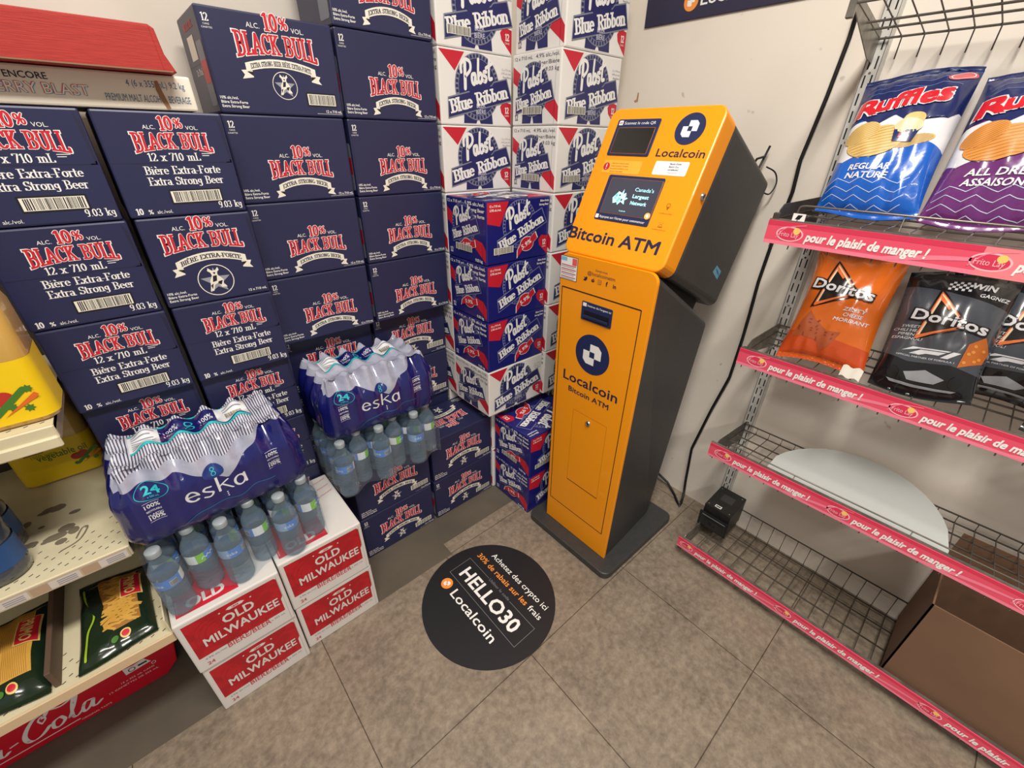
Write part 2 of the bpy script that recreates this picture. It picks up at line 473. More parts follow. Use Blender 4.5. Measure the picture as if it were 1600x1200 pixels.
def scuffs():
    n, l, b = nodes(WALLM)
    tc = n.new('ShaderNodeTexCoord'); t = n.new('ShaderNodeTexNoise'); t.inputs['Scale'].default_value = 22; t.inputs['Detail'].default_value = 2
    l.new(tc.outputs['Object'], t.inputs['Vector'])
    r = n.new('ShaderNodeValToRGB'); r.color_ramp.elements[0].position = .73; r.color_ramp.elements[1].position = .77
    r.color_ramp.elements[0].color = (1, 1, 1, 1); r.color_ramp.elements[1].color = (.55, .5, .45, 1)
    l.new(t.outputs['Fac'], r.inputs[0])
    old = b.inputs['Base Color'].links[0].from_socket
    x = n.new('ShaderNodeMix'); x.data_type = 'RGBA'; x.blend_type = 'MULTIPLY'; x.inputs['Factor'].default_value = .6
    l.new(old, x.inputs['A']); l.new(r.outputs[0], x.inputs['B']); l.new(x.outputs['Result'], b.inputs['Base Color'])
scuffs()
b = MB(); b.box((XW, -2.5, 0), (XW+.1, YW+.1, 2.8), WALLM)
Fw = Face(b, (XW, 1.13, 1.53), (0, -1, 0), (0, 0, 1))
Fw.put(poly((.02, .0), (.032, .002), (.032, .03), (.026, .03), (.024, .01), (.014, .006)), mat('tan_scuff', (176, 140, 108), .7))
# print frame low on the right wall, nothing laid on it
Fw2 = Face(b, (XW, .9, 0), (0, -1, 0), (0, 0, 1))
tag(b.build('wall_right'), kind='structure')
b = MB(); b.box((-3, YW, 0), (XW, YW+.1, 2.8), WALLM); tag(b.build('wall_back'), kind='structure')
b = MB(); b.box((-3, -2.5, 2.8), (XW+.1, YW+.1, 2.9), mat('ceiling_white', (225, 222, 216), .8)); tag(b.build('ceiling'), kind='structure')

# ------------------------------------------------------------------ cartons
def bull(F, x, y, r, layer=2, circle=True):
    if circle: F.put(ring(x, y, r*.95, r, 32), CREAM, layer)
    F.put(star(x, y-.06*r, r*.86), mat('star_grey', (150, 152, 166), .5), layer)
    sil = [(-.1, .62), (-.28, .8), (-.34, .62), (-.2, .5), (-.16, .3), (-.34, .02), (-.4, -.34), (-.5, -.66), (-.3, -.66), (-.16, -.3), (.05, -.2), (.2, -.5), (.5, -.52), (.42, -.36), (.34, -.3), (.4, -.02), (.24, .2), (.14, .3), (.18, .5), (.3, .62), (.26, .8), (.1, .62)]
    F.put(poly(*[(x+px*r, y+py*r) for px, py in sil]), CREAM, layer+1)
    dk = mat('bull_shadow', (28, 28, 44), .5)
    for q in ([(-.12, .28), (.1, .3), (.02, -.05), (-.22, -.1)], [(.1, -.1), (.34, -.06), (.2, -.34), (.04, -.22)], [(-.08, .5), (.08, .5), (0, .36)], [(-.38, -.3), (-.22, -.2), (-.34, -.56)]):
        F.put(poly(*[(x+px*r, y+py*r) for px, py in q]), dk, layer+2)
def ribbon(F, x, y, wd, h, txt, layer=2, bend=.1):
    """white banner with folded ends, arched by bend*wd"""
    def B(t): return -bend*wd*t*t
    n = 12; top = []; bot = []
    for k in range(n+1):
        t = -1+2*k/n; top.append((x+t*wd*.44, y+h/2+B(t))); bot.append((x+t*wd*.44, y-h/2+B(t)))
    for s in (-1, 1):
        e = x+s*wd*.44; yb = y+B(1)
        F.put(poly((e-s*wd*.07, yb-h*.2), (e+s*wd*.06, yb-h*.35), (e+s*wd*.03, yb-h*.85), (e+s*wd*.065, yb-h*1.35), (e-s*wd*.07, yb-h*1.1)), CREAM, layer)
        F.put(poly((e-s*wd*.07, yb-h*.45), (e, yb-h*.45), (e-s*wd*.07, yb-h*.95)), BLACK, layer+1)
    for k in range(n):
        F.put(poly(bot[k], bot[k+1], top[k+1], top[k]), CREAM, layer+2)
    F.text(txt, x, y-h*.28, h*.52, mat('faint_ink', (52, 52, 66), .5), w=wd*.76, font='serif', layer=layer+3, wt=.2, wn=.1, warp=lambda a, c: (a, c+B(a/(wd*.44))))
def bb_logo(F, x, y, s, layer=2, small=True):
    """y = baseline middle of the big lettering, s = its width"""
    h = s*.19
    wp = lambda a, c: (a, h-(h-c)*(1+.3*(2*a/s)**2))
    F.text('BLACK BULL', x, y, h, WHITE, w=s, font='serif', wt=.2, wn=.1, grow=.04, layer=layer, warp=wp)
    F.text('BLACK BULL', x, y, h, RED, w=s*.985, font='serif', wt=.2, wn=.1, layer=layer+1, warp=wp)
    y2 = y+h*1.27
    F.text('10', x-s*.035, y2, s*.17, WHITE, font='serif', wt=.2, wn=.1, grow=.045, layer=layer)
    F.text('10', x-s*.035, y2, s*.17, RED, font='serif', wt=.2, wn=.1, layer=layer+1)
    F.text('%', x+s*.125, y2+s*.03, s*.12, WHITE, font='serif', wt=.17, wn=.1, grow=.07, layer=layer)
    F.text('%', x+s*.125, y2+s*.03, s*.12, RED, font='serif', wt=.17, wn=.1, layer=layer+1)
    F.text('ALC.', x-s*.25, y2+s*.005, s*.055, WHITE, layer=layer)
    F.text('VOL.', x+s*.29, y2+s*.005, s*.055, WHITE, layer=layer)
def small_lines(F, x, y, s, lines, m=WHITE, al='l', bold=.02):
    for k, t in enumerate(lines): F.text(t, x, y-k*s*1.45, s, m, al=al, bold=bold)
def bb_long(F, W, Hh, kind):
    F.text('12', W*.055, Hh*.86, .0135, WHITE, font='serif', wt=.18, wn=.07)
    F.text('CANS', W*.055, Hh*.825, .0035, WHITE); F.text('CANETTES', W*.055, Hh*.795, .0032, WHITE)
    small_lines(F, W*.02, Hh*.145, .0058, ['10% alc./vol.', 'Bière Extra-Forte', 'Extra Strong Beer'])
    small_lines(F, W*.985, Hh*.05, .0062, ['12 x 710 mL'], al='r')
    F.put(rect(W*.76, Hh*.035, W*.985, Hh*.038), WHITE, 2)
    if kind == 'small':
        bb_logo(F, W*.545, Hh*.335, W*.54); ribbon(F, W*.545, Hh*.245, W*.53, Hh*.085, 'EXTRA STRONG BEER')
    elif kind == 'big':
        bb_logo(F, W*.53, Hh*.63, W*.62); ribbon(F, W*.53, Hh*.535, W*.62, Hh*.085, 'EXTRA STRONG BEER BIÈRE EXTRA-FORTE', bend=.07)
        bull(F, W*.53, Hh*.315, Hh*.145); barcode(F, W*.7, Hh*.13, W*.24, Hh*.12)
    else:
        bb_logo(F, W*.52, Hh*.5, W*.58); ribbon(F, W*.52, Hh*.4, W*.56, Hh*.085, 'EXTRA STRONG BEER')
        bull(F, W*.5, Hh*.2, Hh*.13, circle=False); barcode(F, W*.7, Hh*.12, W*.25, Hh*.11, frame=False)
def bb_end(F, W, Hh, kind):
    if kind == 'plain':
        bb_logo(F, W*.54, Hh*.668, W*.62)
        F.text('12 x 710 mL', W*.51, Hh*.547, Hh*.072, WHITE, w=W*.42, font='serif', wt=.15, wn=.05)
        F.put(join(rect(W*.74, Hh*.61, W*.83, Hh*.616), rect(W*.74, Hh*.59, W*.8, Hh*.596)), WHITE, 2)
        F.put(rect(0.004, Hh*.522, W-.004, Hh*.530), NAVYEDGE, 1)
        F.put(poly((W*.93, Hh*.522), (W-.003, Hh*.522), (W-.003, Hh*.56)), NAVYEDGE, 1)
        F.text('Bière Extra-Forte', W*.55, Hh*.42, Hh*.075, WHITE, w=W*.62, font='serif', wt=.16, wn=.05)
        F.text('Extra Strong Beer', W*.55, Hh*.315, Hh*.075, WHITE, w=W*.62, font='serif', wt=.16, wn=.05)
        barcode(F, W*.38, Hh*.135, W*.42, Hh*.115)
        F.text('10', W*.06, Hh*.035, Hh*.06, WHITE, al='l', font='serif', wt=.2, wn=.08); F.text('%', W*.155, Hh*.035, Hh*.045, WHITE, al='l', bold=.02)
        F.text('alc./vol.', W*.22, Hh*.035, Hh*.035, WHITE, al='l')
        F.text('9.03 kg', W*.97, Hh*.055, Hh*.068, WHITE, al='r', font='serif', wt=.15, wn=.05)
    else:
        bb_logo(F, W*.5, Hh*.655, W*.72); ribbon(F, W*.52, Hh*.545, W*.74, Hh*.09, 'BIÈRE EXTRA-FORTE')
        bull(F, W*.5, Hh*.25, Hh*.19)
        small_lines(F, W*.03, Hh*.15, .0058, ['10% alc./vol.', 'Bière Extra-Forte', 'Extra Strong Beer'])
        small_lines(F, W*.97, Hh*.05, .0062, ['12 x 710 mL'], al='r')
CW, CD, CH = .2945, .2215, .1985     # a twelve-can carton: long side, short side, height
def carton_mesh(name, w, d, h, m, edge=None, bev=.004):
    b = MB(); b.box((-w/2, -d/2, 0), (w/2, d/2, h), m, bev, 2)
    fr = Face(b, (-w/2, -d/2, 0), (1, 0, 0), (0, 0, 1))
    lf = Face(b, (-w/2, d/2, 0), (0, -1, 0), (0, 0, 1))
    tp = Face(b, (w/2, d/2, h), (-1, 0, 0), (0, -1, 0))          # top print reads from the wall side
    return b, fr, lf, tp
def bb_long_mesh(kind, top=None, flap=False):
    b, fr, lf, tp = carton_mesh('navy', CW, CD, CH, NAVY)
    bb_long(fr, CW, CH, kind)
    fr.put(rect(.004, .003, .0055, CH-.003), NAVYEDGE, 1)
    lf.put(rect(.006, CH*.5, CD-.006, CH*.5+.0012), NAVYEDGE, 1)
    if top: bb_long(tp, CW, CD, 'bull')
    else:
        # end panel of the long carton: label and barcode
        lf.put(rect(CD*.3, CH*.55, CD*.62, CH*.78), CREAM, 2)
        lf.put(poly(*rrect(CD*.68, CH*.08, CD*.96, CH*.7, .008)), GREYP, 2); lf.put(rect(CD*.69, CH*.3, CD*.95, CH*.52), RED, 3)
        lf.text('10% BLACK BULL', CD*.5, CH*.84, .012, RED, font='serif', wt=.2, wn=.1)
        lf.text('12 x 710 mL', CD*.5, CH*.4, .012, WHITE, font='serif')
    return b.mesh('navy_beer_carton')
def bb_end_mesh(kind):
    b, fr, lf, tp = carton_mesh('navy', CD, CW, CH, NAVY)
    bb_end(fr, CD, CH, kind)
    # the folded corner flaps at both sides of the end panel
    fr.put(poly((CD-.012, CH-.004), (CD-.004, CH-.02), (CD-.004, CH*.53), (CD-.006, CH*.53)), NAVYEDGE, 1)
    return b.mesh('navy_beer_carton')
ME_SMALL, ME_BIG, ME_BULL, ME_BULLTOP = bb_long_mesh('small'), bb_long_mesh('big'), bb_long_mesh('bull'), bb_long_mesh('bull', True)
ME_END, ME_ENDBULL = bb_end_mesh('plain'), bb_end_mesh('bull')
def carton(name, me, x0, y0, z0, w, d, label, group, cat='beer carton', rz=0, sz=1):
    o = link(name, me, None, (x0+w/2, y0+d/2, z0)); o.rotation_euler.z = rz; o.scale.z = sz
    return tag(o, label, cat, group)
ORD = ['topmost', 'second', 'third', 'fourth', 'fifth', 'sixth', 'seventh', 'eighth', 'ninth']
rnd = random.Random(3)
GB = 'navy beer cartons stacked along the back wall'
# two stacks with end panels forward (left), fronts at y 1.254, set back lower down
ZE, ZF = 1.4485, 1.652
for ci, x0 in enumerate((-.2035, .0305)):
    dx = (0, 0)[ci]
    for k in range(7):
        z = ZE-.2*(k+1); y0 = 1.254 if k < 3 else 1.270
        me = ME_ENDBULL if (ci == 1 and k == 1) else ME_END
        sz = 1
        if k == 6: z = 0.0; sz = (ZE-1.2-.0015)/CH
        lean = (-.0035, 0, .003, .0045, .004, .004, .004)[k]
        where = 'stack behind the left water pack, at the shelf' if ci == 0 else 'stack right of the shelf-side stack, behind the left water pack'
        what = 'navy beer carton with bull emblem and banner on its square end' if me is ME_ENDBULL else 'navy beer carton, square end forward'
        carton('beer_carton', me, x0+lean, y0, z, CD, CW, what if me is ME_ENDBULL else '%s, %s in the %s' % (what, ORD[k], 'stack beside the shelf' if ci == 0 else 'second stack from the shelf'), GB, sz=sz)
# two stacks with long panels forward
for ci, x0 in enumerate((.266, .5715)):
    for k in range(-1, 8):
        if ci == 0 and k < 0: continue
        z = ZF-.2*(k+1); y0 = 1.344; sz = 1
        if k >= 4: y0 = 1.386
        if k >= 6: y0 = 1.3965
        if k == 7: continue
        if k == 6: z = .2265; 
        me = ME_SMALL
        if ci == 0 and k == 0: me = ME_BIG
        if k >= 4: me = ME_BULL
        if k == 6: sz = (ZF-1.2-.0015-.2265)/CH
        n = k if ci == 0 else k+1
        what = 'navy beer carton with large bull emblem' if me is ME_BIG else ('navy beer carton with star and barcode' if me is ME_BULL else 'navy beer carton, long side forward')
        carton('beer_carton', me, x0+(.004 if (ci, k) == (0, 0) else 0), y0, z, CW, CD, '%s, %s in the %s' % (what, ORD[n], 'third stack from the shelf' if ci == 0 else 'stack beside the white cartons'), GB, sz=sz)
    carton('beer_carton', ME_BULL, x0, 1.3965, 0, CW, CD, 'navy beer carton at the foot of the %s' % ('third stack from the shelf' if ci == 0 else 'stack beside the white cartons'), GB, sz=.2255/CH)
# low stacks in front, on the floor
GF = 'navy beer cartons stacked two high on the floor'
for ci, x0 in enumerate((.322, .6305)):
    for k in range(2):
        side = 'under the right water pack' if ci == 0 else 'on the floor beside the low royal blue pair'
        pos = 'lower' if k == 0 else 'upper'
        carton('beer_carton', ME_BULLTOP if (k == 1) else ME_BULL, x0+(.002 if k else 0), 1.1725, .2*k, CW, CD, '%s navy beer carton %s' % (pos, side), GF)

# ---- white and blue cartons with round seals
def script_pabst(F, x, y, s, m, rot=0, layer=3, pen=.055):
    P = []
    P.append(stroke([(.2, -.05), (.27, .3), (.4, 1.0)], pen*1.25, pen))
    P.append(stroke(smooth([(.06, .66), (.1, .95), (.42, 1.14), (.76, 1.0), (.74, .68), (.36, .46)]), pen, pen*.9))
    P.append(stroke(smooth([(1.05, .46), (.82, .44), (.78, .14), (.94, .06), (1.06, .42), (1.06, .1), (1.2, .1)]), pen))
    P.append(stroke(smooth([(1.42, 1.02), (1.3, .5), (1.28, .12), (1.44, .06), (1.56, .28), (1.46, .44), (1.32, .34)]), pen))
    P.append(stroke(smooth([(1.92, .44), (1.74, .46), (1.72, .32), (1.88, .2), (1.8, .04), (1.62, .1)]), pen))
    P.append(stroke(smooth([(2.26, .92), (2.14, .5), (2.1, .12), (2.3, .1)]), pen))
    P.append(stroke([(1.92, .6), (2.46, .74)], pen*.9))
    sh = join(*P); k = s/2.4
    F.put(xf(sh, k, k*1.15, dx=x, dy=y, rot=rot, shear=.06), m, layer)
def seal(F, x, y, R, wB, bg, fg, edge, rot=.2, sub=('BEER', 'BIÈRE'), sub_m=None, tails=True, layer=2, blue=False):
    """round toothed seal with a tilted banner of half width wB"""
    c, s = math.cos(rot), math.sin(rot)
    def T(px, py): return (x+c*px-s*py, y+s*px+c*py)
    yt = max(y-R*1.32, .006)
    if tails:
        F.put(poly((x-R*.62, y-R*.6), (x+R*.62, y-R*.6), (x+R*.68, yt), (x+R*.1, yt), (x, y-R*.9), (x-R*.1, yt), (x-R*.66, yt)), bg, layer)
    F.put(disc(x, y, R, R, 40), edge, layer+1)
    F.put(join(*[xf(rect(R*.86, -R*.045, R*.965, R*.045), rot=2*PI*k/40, dx=x, dy=y) for k in range(40)]), bg, layer+2)
    F.put(disc(x, y, R*.84, R*.84, 40), bg, layer+2)
    h = R*.66; yb = -R*.34
    F.put(poly(T(-wB, yb-h*.5), T(wB, yb-h*.5), T(wB*.93, yb+h*.62), T(wB*.5, yb+h*.62), T(wB*.42, yb+h*.5), T(-wB*.9, yb+h*.45)), edge, layer+3)
    g = R*.04
    F.put(poly(T(-wB+g, yb-h*.5+g), T(wB-g, yb-h*.5+g), T(wB*.93-g, yb+h*.62-g), T(wB*.5, yb+h*.62-g), T(wB*.42, yb+h*.5-g), T(-wB*.9+g, yb+h*.45-g)), bg, layer+4)
    F.put(disc(x, y+R*.25, R*.6, R*.5, 28), bg, layer+4.5)
    tx, ty = T(0, yb-h*.27)
    F.text('Blue Ribbon', tx, ty, h*.56, fg, w=wB*1.76, rot=rot, font='serif', wt=.22, wn=.13, layer=layer+6)
    px, py = T(-R*.68, R*.1)
    script_pabst(F, px, py, R*1.42, fg, rot=rot, layer=layer+6, pen=.085)
    if sub:
        for k, t in enumerate(sub): F.text(t, x+R*.12, y-R*(.60+.2*k), R*.14, sub_m or mat('pale_lilac_print', (190, 190, 206), .5), rot=.06, bold=.03, layer=layer+6)
def pabst_wide(F, W, Hh, blue, code=False):
    bg = PBLUE if blue else PNAVY
    fgr = WHITE
    edge = mat('seal_grey_blue', (120, 124, 160), .45) if blue else GREYP
    F.put(poly((.004, Hh-.005), (W*.33, Hh-.005), (W*.2, Hh*.72 if not blue else Hh*.6), (.004, Hh*.97 if not blue else Hh*.66)), PRED, 1)
    F.put(poly((W-.004, Hh*.02), (W-.004, Hh*.34), (W*.87, Hh*.37), (W*.82, Hh*.29), (W*.84, Hh*.2)), PRED, 1)
    F.text('12', W*.92, Hh*.2, Hh*.085, WHITE, font='serif', wt=.2, wn=.1, layer=3)
    F.text('CANS', W*.92, Hh*.15, Hh*.028, WHITE, layer=3)
    if blue:
        F.text('12 x 710 mL', W*.05, Hh*.9, Hh*.035, WHITE, al='l', bold=.03); F.text('5.9% alc./vol.', W*.05, Hh*.84, Hh*.035, WHITE, al='l', bold=.03)
        F.text('Bière forte', W*.97, Hh*.92, Hh*.035, WHITE, al='r', bold=.03); F.text('Strong Beer', W*.97, Hh*.86, Hh*.035, WHITE, al='r', bold=.03)
    else:
        F.text('12 x 710 mL', W*.98, Hh*.8, Hh*.03, GREYP, al='r'); F.text('4.9% alc./vol.', W*.98, Hh*.75, Hh*.03, GREYP, al='r'); F.text('Beer/Bière', W*.98, Hh*.7, Hh*.03, GREYP, al='r')
    seal(F, W*.5, Hh*(.6 if blue else .53), Hh*(.39 if blue else .455), W*(.42 if blue else .465), bg, fgr, edge, .36 if blue else .22, None if blue else ('BEER', 'BIÈRE'), tails=not blue)
    if blue: rib59(F, W*.62, Hh*.26, Hh*.25, .4)
    if code: barcode(F, W*.12 if not blue else W*.1, Hh*.16, W*.3, Hh*.11, layer=9, frame=False)
def rib59(F, x, y, r, rot):
    sh = join(poly((-1.15, -.42), (-.55, -.2), (-.5, .3), (-.95, .05)), poly((1.0, .35), (1.05, -.12), (.5, -.22), (.5, .25)))
    F.put(xf(sh, r*1.08, dx=x, dy=y, rot=rot), WHITE, 8); F.put(xf(sh, r, dx=x, dy=y, rot=rot), PRED, 9)
    F.put(disc(x, y, r*.68, r*.5, 20), WHITE, 8); F.put(disc(x, y, r*.64, r*.46, 20), PRED, 9)
    F.text('5.9%', x, y-r*.14, r*.32, WHITE, w=r*1.0, rot=rot, bold=.02, layer=10)
def pabst_narrow(F, W, Hh, blue, code=False):
    bg = PBLUE if blue else PNAVY; edge = mat('seal_grey_blue') if blue else GREYP
    F.put(poly((.004, Hh*.84), (.004, Hh*.62), (W*.34, Hh*.42), (W*.34, Hh*.62)), PRED, 1)
    F.put(poly((W*.68, Hh*.4), (W*.9, Hh*.36), (W-.004, Hh*.25), (W-.004, Hh*.04), (W*.7, Hh*.26)), PRED, 1)
    seal(F, W*.45, Hh*(.6 if blue else .5), W*(.3 if blue else .335), W*(.37 if blue else .42), bg, WHITE, edge, .3 if blue else .2, None if blue else ('BEER', 'BIÈRE'), tails=not blue)
    dk = WHITE if blue else INK
    F.text('12 x 710 mL', W*.05, Hh*.91, Hh*.05, dk, al='l', w=W*.38, bold=.02 if blue else 0)
    F.text('5.9% alc./vol.' if blue else '4.9% alc./vol.', W*.96, Hh*.91, Hh*.055, dk, al='r', w=W*.46, bold=.03 if blue else 0)
    F.text('Strong Beer' if blue else 'Beer/Bière', W*.96, Hh*.82, Hh*.055, dk, al='r', w=W*.4, bold=.03 if blue else 0)
    F.text('Bière forte' if blue else '9.03 kg', W*.96, Hh*.73, Hh*.055, dk, al='r', w=W*(.36 if blue else .26), bold=.03 if blue else 0)
    F.text('12', W*.1, Hh*.08, Hh*.08, dk, font='serif', wt=.17, wn=.1)
    if blue:
        rib59(F, W*.53, Hh*.27, W*.2, .1); F.text('9.03 kg', W*.9, Hh*.03, Hh*.05, WHITE, al='r', bold=.03)
    if code: barcode(F, W*.24, Hh*.16, W*.42, Hh*.11, layer=11, frame=False)
def pabst_mesh(blue, code, top=False):
    b, fr, lf, tp = carton_mesh('p', CW, CD, CH, PBLUE if blue else PWHITE)
    pabst_wide(fr, CW, CH, blue, code); pabst_narrow(lf, CD, CH, blue, code)
    if top: pabst_wide(tp, CW, CD, blue)
    lf.put(rect(CD*.9, .004, CD*.9+.001, CH-.004), GREYP if not blue else PNAVY, 1)
    return b.mesh('seal_beer_carton')
PM = {k: pabst_mesh(*k) for k in [(False, False, False), (False, True, False), (True, False, False), (True, True, True), (True, False, True)]}
def pb(blue, code, top, x, y, z, label, group, sz=1):
    return carton('beer_carton', PM[(blue, code, top)], x, y, z, CW, CD, label, group, sz=sz)
GW = 'white beer cartons with blue seals'
for k in range(8):     # stack in the corner, against the back wall
    z = 1.646-.2*k
    last = z < .2
    pb(False, k == 0, False, .876, 1.338 if k < 7 else 1.397, z if not last else .0, 'white beer carton with blue seal, %s of the corner stack against the back wall' % ORD[k], GW, sz=1 if not last else (1.646-.2*(k-1)-.0015)/CH)
    if last: break
for k in range(9):     # stack against the right wall
    z = 1.649-.2*k
    last = z < .2
    pb(False, k in (1, 2), False, (1.1595 if k < 7 else 1.1725)+(.01 if k == 0 else 0), 1.1 if k < 7 else 1.1705, z if not last else 0, 'white beer carton, %s of the stack on the right wall behind the kiosk' % ORD[k], GW, sz=1 if not last else (1.649-.2*(k-1)-.0015)/CH)
    if last: break
GBL = 'royal blue beer cartons'
ZC = 1.242
names = ['royal blue beer carton with barcodes and glossy top, topmost of the tall mixed stack', 'middle royal blue beer carton of the tall mixed stack', 'royal blue beer carton resting on a white one in the tall mixed stack']
for k in range(6):
    z = ZC-.2*(k+1); X = .8745; sx = .962
    if k < 4:
        o = pb(True, k == 0, k == 0, X, 1.1155, z, names[k], GBL) if k < 3 else pb(False, False, False, X, 1.1155, z, 'white beer carton under three royal blue ones', GW)
        o.scale.x = sx; o.location.x = X+CW*sx/2
    else:
        o = pb(False, False, False, .9325, 1.1705, .2205*(5-k), 'white beer carton on the floor behind the low blue pair, %s' % ('upper' if k == 4 else 'lower'), GW, sz=.2195/CH)
        o.scale.x = .78; o.location.x = .9325+CW*.39
for k in range(2):
    pb(True, k == 1, k == 1, .942, .945, .2*k, ['lower royal blue beer carton on the floor beside the kiosk', 'upper royal blue beer carton of the low pair beside the kiosk, seal on its top'][k], GBL)

# ---- red and white cartons at the front left
def om_mesh():
    W, D, Hh = .2345, .285, .1985
    b, fr, lf, tp = carton_mesh('o', W, D, Hh, OMWHITE)
    fr.put(rect(W*.055, Hh*.26, W*.93, Hh*.93), OMRED, 1)
    fr.put(poly((W*.93, Hh*.5), (W*.93, Hh*.93), (W*.955, Hh*.9), (W*.955, Hh*.55)), OMRED, 1)
    dark = mat('crimson_texture', (168, 16, 28), .45)
    for r in (.02, .032, .044, .056): fr.put(xf(ring(0, 0, r-.0012, r, 20), dx=W*.33, dy=Hh*.6), dark, 2)
    # chunky lettering
    for t, y, wd, h in (('OLD', .63, .3, .15), ('MILWAUKEE', .42, .74, .15)):
        fr.text(t, W*.53, Hh*y, Hh*h, OMWHITE, w=W*wd, bold=.03, layer=3)
    fr.text('BIÈRE/BEER', W*.54, Hh*.29-.023, Hh*.09, mat('rose_print', (196, 84, 92), .5), w=W*.44, bold=.02, layer=2)
    fr.text('4.9% alc./vol.', W*.1, Hh*.19, Hh*.035, GREYP, al='l'); fr.text('24', W*.1, Hh*.08, Hh*.06, mat('rose_print'), al='l', bold=.03)
    fr.text('24 x 355 mL', W*.92, Hh*.19, Hh*.035, GREYP, al='r')
    # little crest above the name
    fr.put(poly((W*.44, Hh*.845), (W*.47, Hh*.87), (W*.59, Hh*.87), (W*.62, Hh*.845), (W*.59, Hh*.82), (W*.47, Hh*.82)), OMWHITE, 3)
    fr.text('1849', W*.53, Hh*.83, Hh*.03, OMRED, bold=.03, layer=4)
    for u in (.38, .68): fr.put(disc(W*u, Hh*.845, .0022, n=10), OMWHITE, 3)
    t2 = Face(b, (-W/2, -D/2, Hh), (1, 0, 0), (0, 1, 0))
    t2.put(rect(.012, .02, W*.62, D*.55), PRED, 1)
    t2.text('OLD', W*.5, D*.12, .03, OMWHITE, bold=.05, al='r', rot=0, layer=2)
    t2.text('MILWAUKEE BEER', .018, .03, .004, OMWHITE, al='l', rot=PI/2, layer=2)
    for k in range(3): t2.text('Old Milwaukee', W*.72, D*(.62+.12*k), .007, mat('rose_print'), al='l', rot=.3)
    # shade line of a paper flap, painted flat along the right edge
    fr.put(rect(W*.958, .004, W*.962, Hh-.01), mat('card_shadow', (168, 162, 156), .7), 1)
    return b.mesh('red_white_carton'), W, D, Hh
OM, OW, OD, OH = om_mesh()
for x0, y0, k, lab in [(-.2035, .963, 0, 'red and white beer carton on the floor, lower left by the shelf'), (-.2055, .958, 1, 'red and white beer carton under the left water pack, upper left of the four'),
                    (.0345, .981, 0, 'red and white beer carton on the floor, lower right of the four'), (.032, .978, 1, 'red and white beer carton, upper right of the four, its top partly bare')]:
    carton('beer_carton', OM, x0, y0, .2*k, OW, OD, lab, 'red and white beer cartons')

# ---- cartons lying on the left stacks
b, fr, lf, tp = carton_mesh('e', .47, .285, .0605, noisy(mat('cream_carton', (234, 228, 214), .5), 5, (224, 216, 202), .3, .7))
fr.text('ENCORE', .223, .040, .0105, mat('dark_print', (40, 38, 44), .5), bold=.02)
for dx, m, bd, L in ((.0007, mat('sky_outline', (110, 160, 205), .5), .03, 2), (-.0007, mat('coral_outline', (206, 96, 92), .5), .03, 3), (0, mat('cream_print'), 0, 5)):
    fr.text('BERRY BLAST', .234+dx, .0185-dx*.6, .017, m, al='c', bold=bd, layer=L, w=.135)
BLT = mat('steel_blue_print', (70, 108, 150), .5)
fr.text('4 (6 x 355 mL) 9.2 kg', .456, .038, .0115, BLT, al='r', w=.095); fr.text('PREMIUM MALT ALCOHOL BEVERAGE', .46, .013, .0125, BLT, al='r', w=.137)
fr.put(poly((.407, .049), (.413, .05), (.416, .03), (.422, .004), (.415, .003), (.410, .018), (.406, .034)), mat('torn_brown_card', (150, 112, 80), .8), 4)
o = b.build('drink_tray', loc=(.21-.235, 1.254+.1425, ZE+.0003)); tag(o, 'cream drink carton with blue print and a torn spot, lying across two navy stacks', 'drink carton')
m = noisy(mat('red_corrugated_card', (172, 42, 34), .65), 90, (160, 36, 30), .4, .6, .2, 2, (.3, .3, 6))
b = MB(); b.prism([(-.47, 0), (.012, 0), (0, .028), (-.004, .066), (-.012, .0715), (-.47, .0715)], (Vector((0, 0, 0)), Vector((1, 0, 0)), Vector((0, 0, 1)), Vector((0, -1, 0))), 0, -.26, m, .002)
b.prism([(-.47, .001), (-.008, .001), (-.012, .068), (-.47, .068)], (Vector((0, 0, 0)), Vector((1, 0, 0)), Vector((0, 0, 1)), Vector((0, -1, 0))), 0, .0022, m, .0008)
b.prism([(-.47, -.0006), (.006, -.0006), (.006, .0016), (-.47, .0016)], (Vector((0, 0, 0)), Vector((1, 0, 0)), Vector((0, 0, 1)), Vector((0, -1, 0))), -.006, .0028, mat('brown_card_edge', (138, 108, 84), .85))
tag(b.build('red_carton', loc=(.172, 1.205, ZE+.0622)), 'plain red corrugated carton lying on top of the cream drink carton', 'carton')

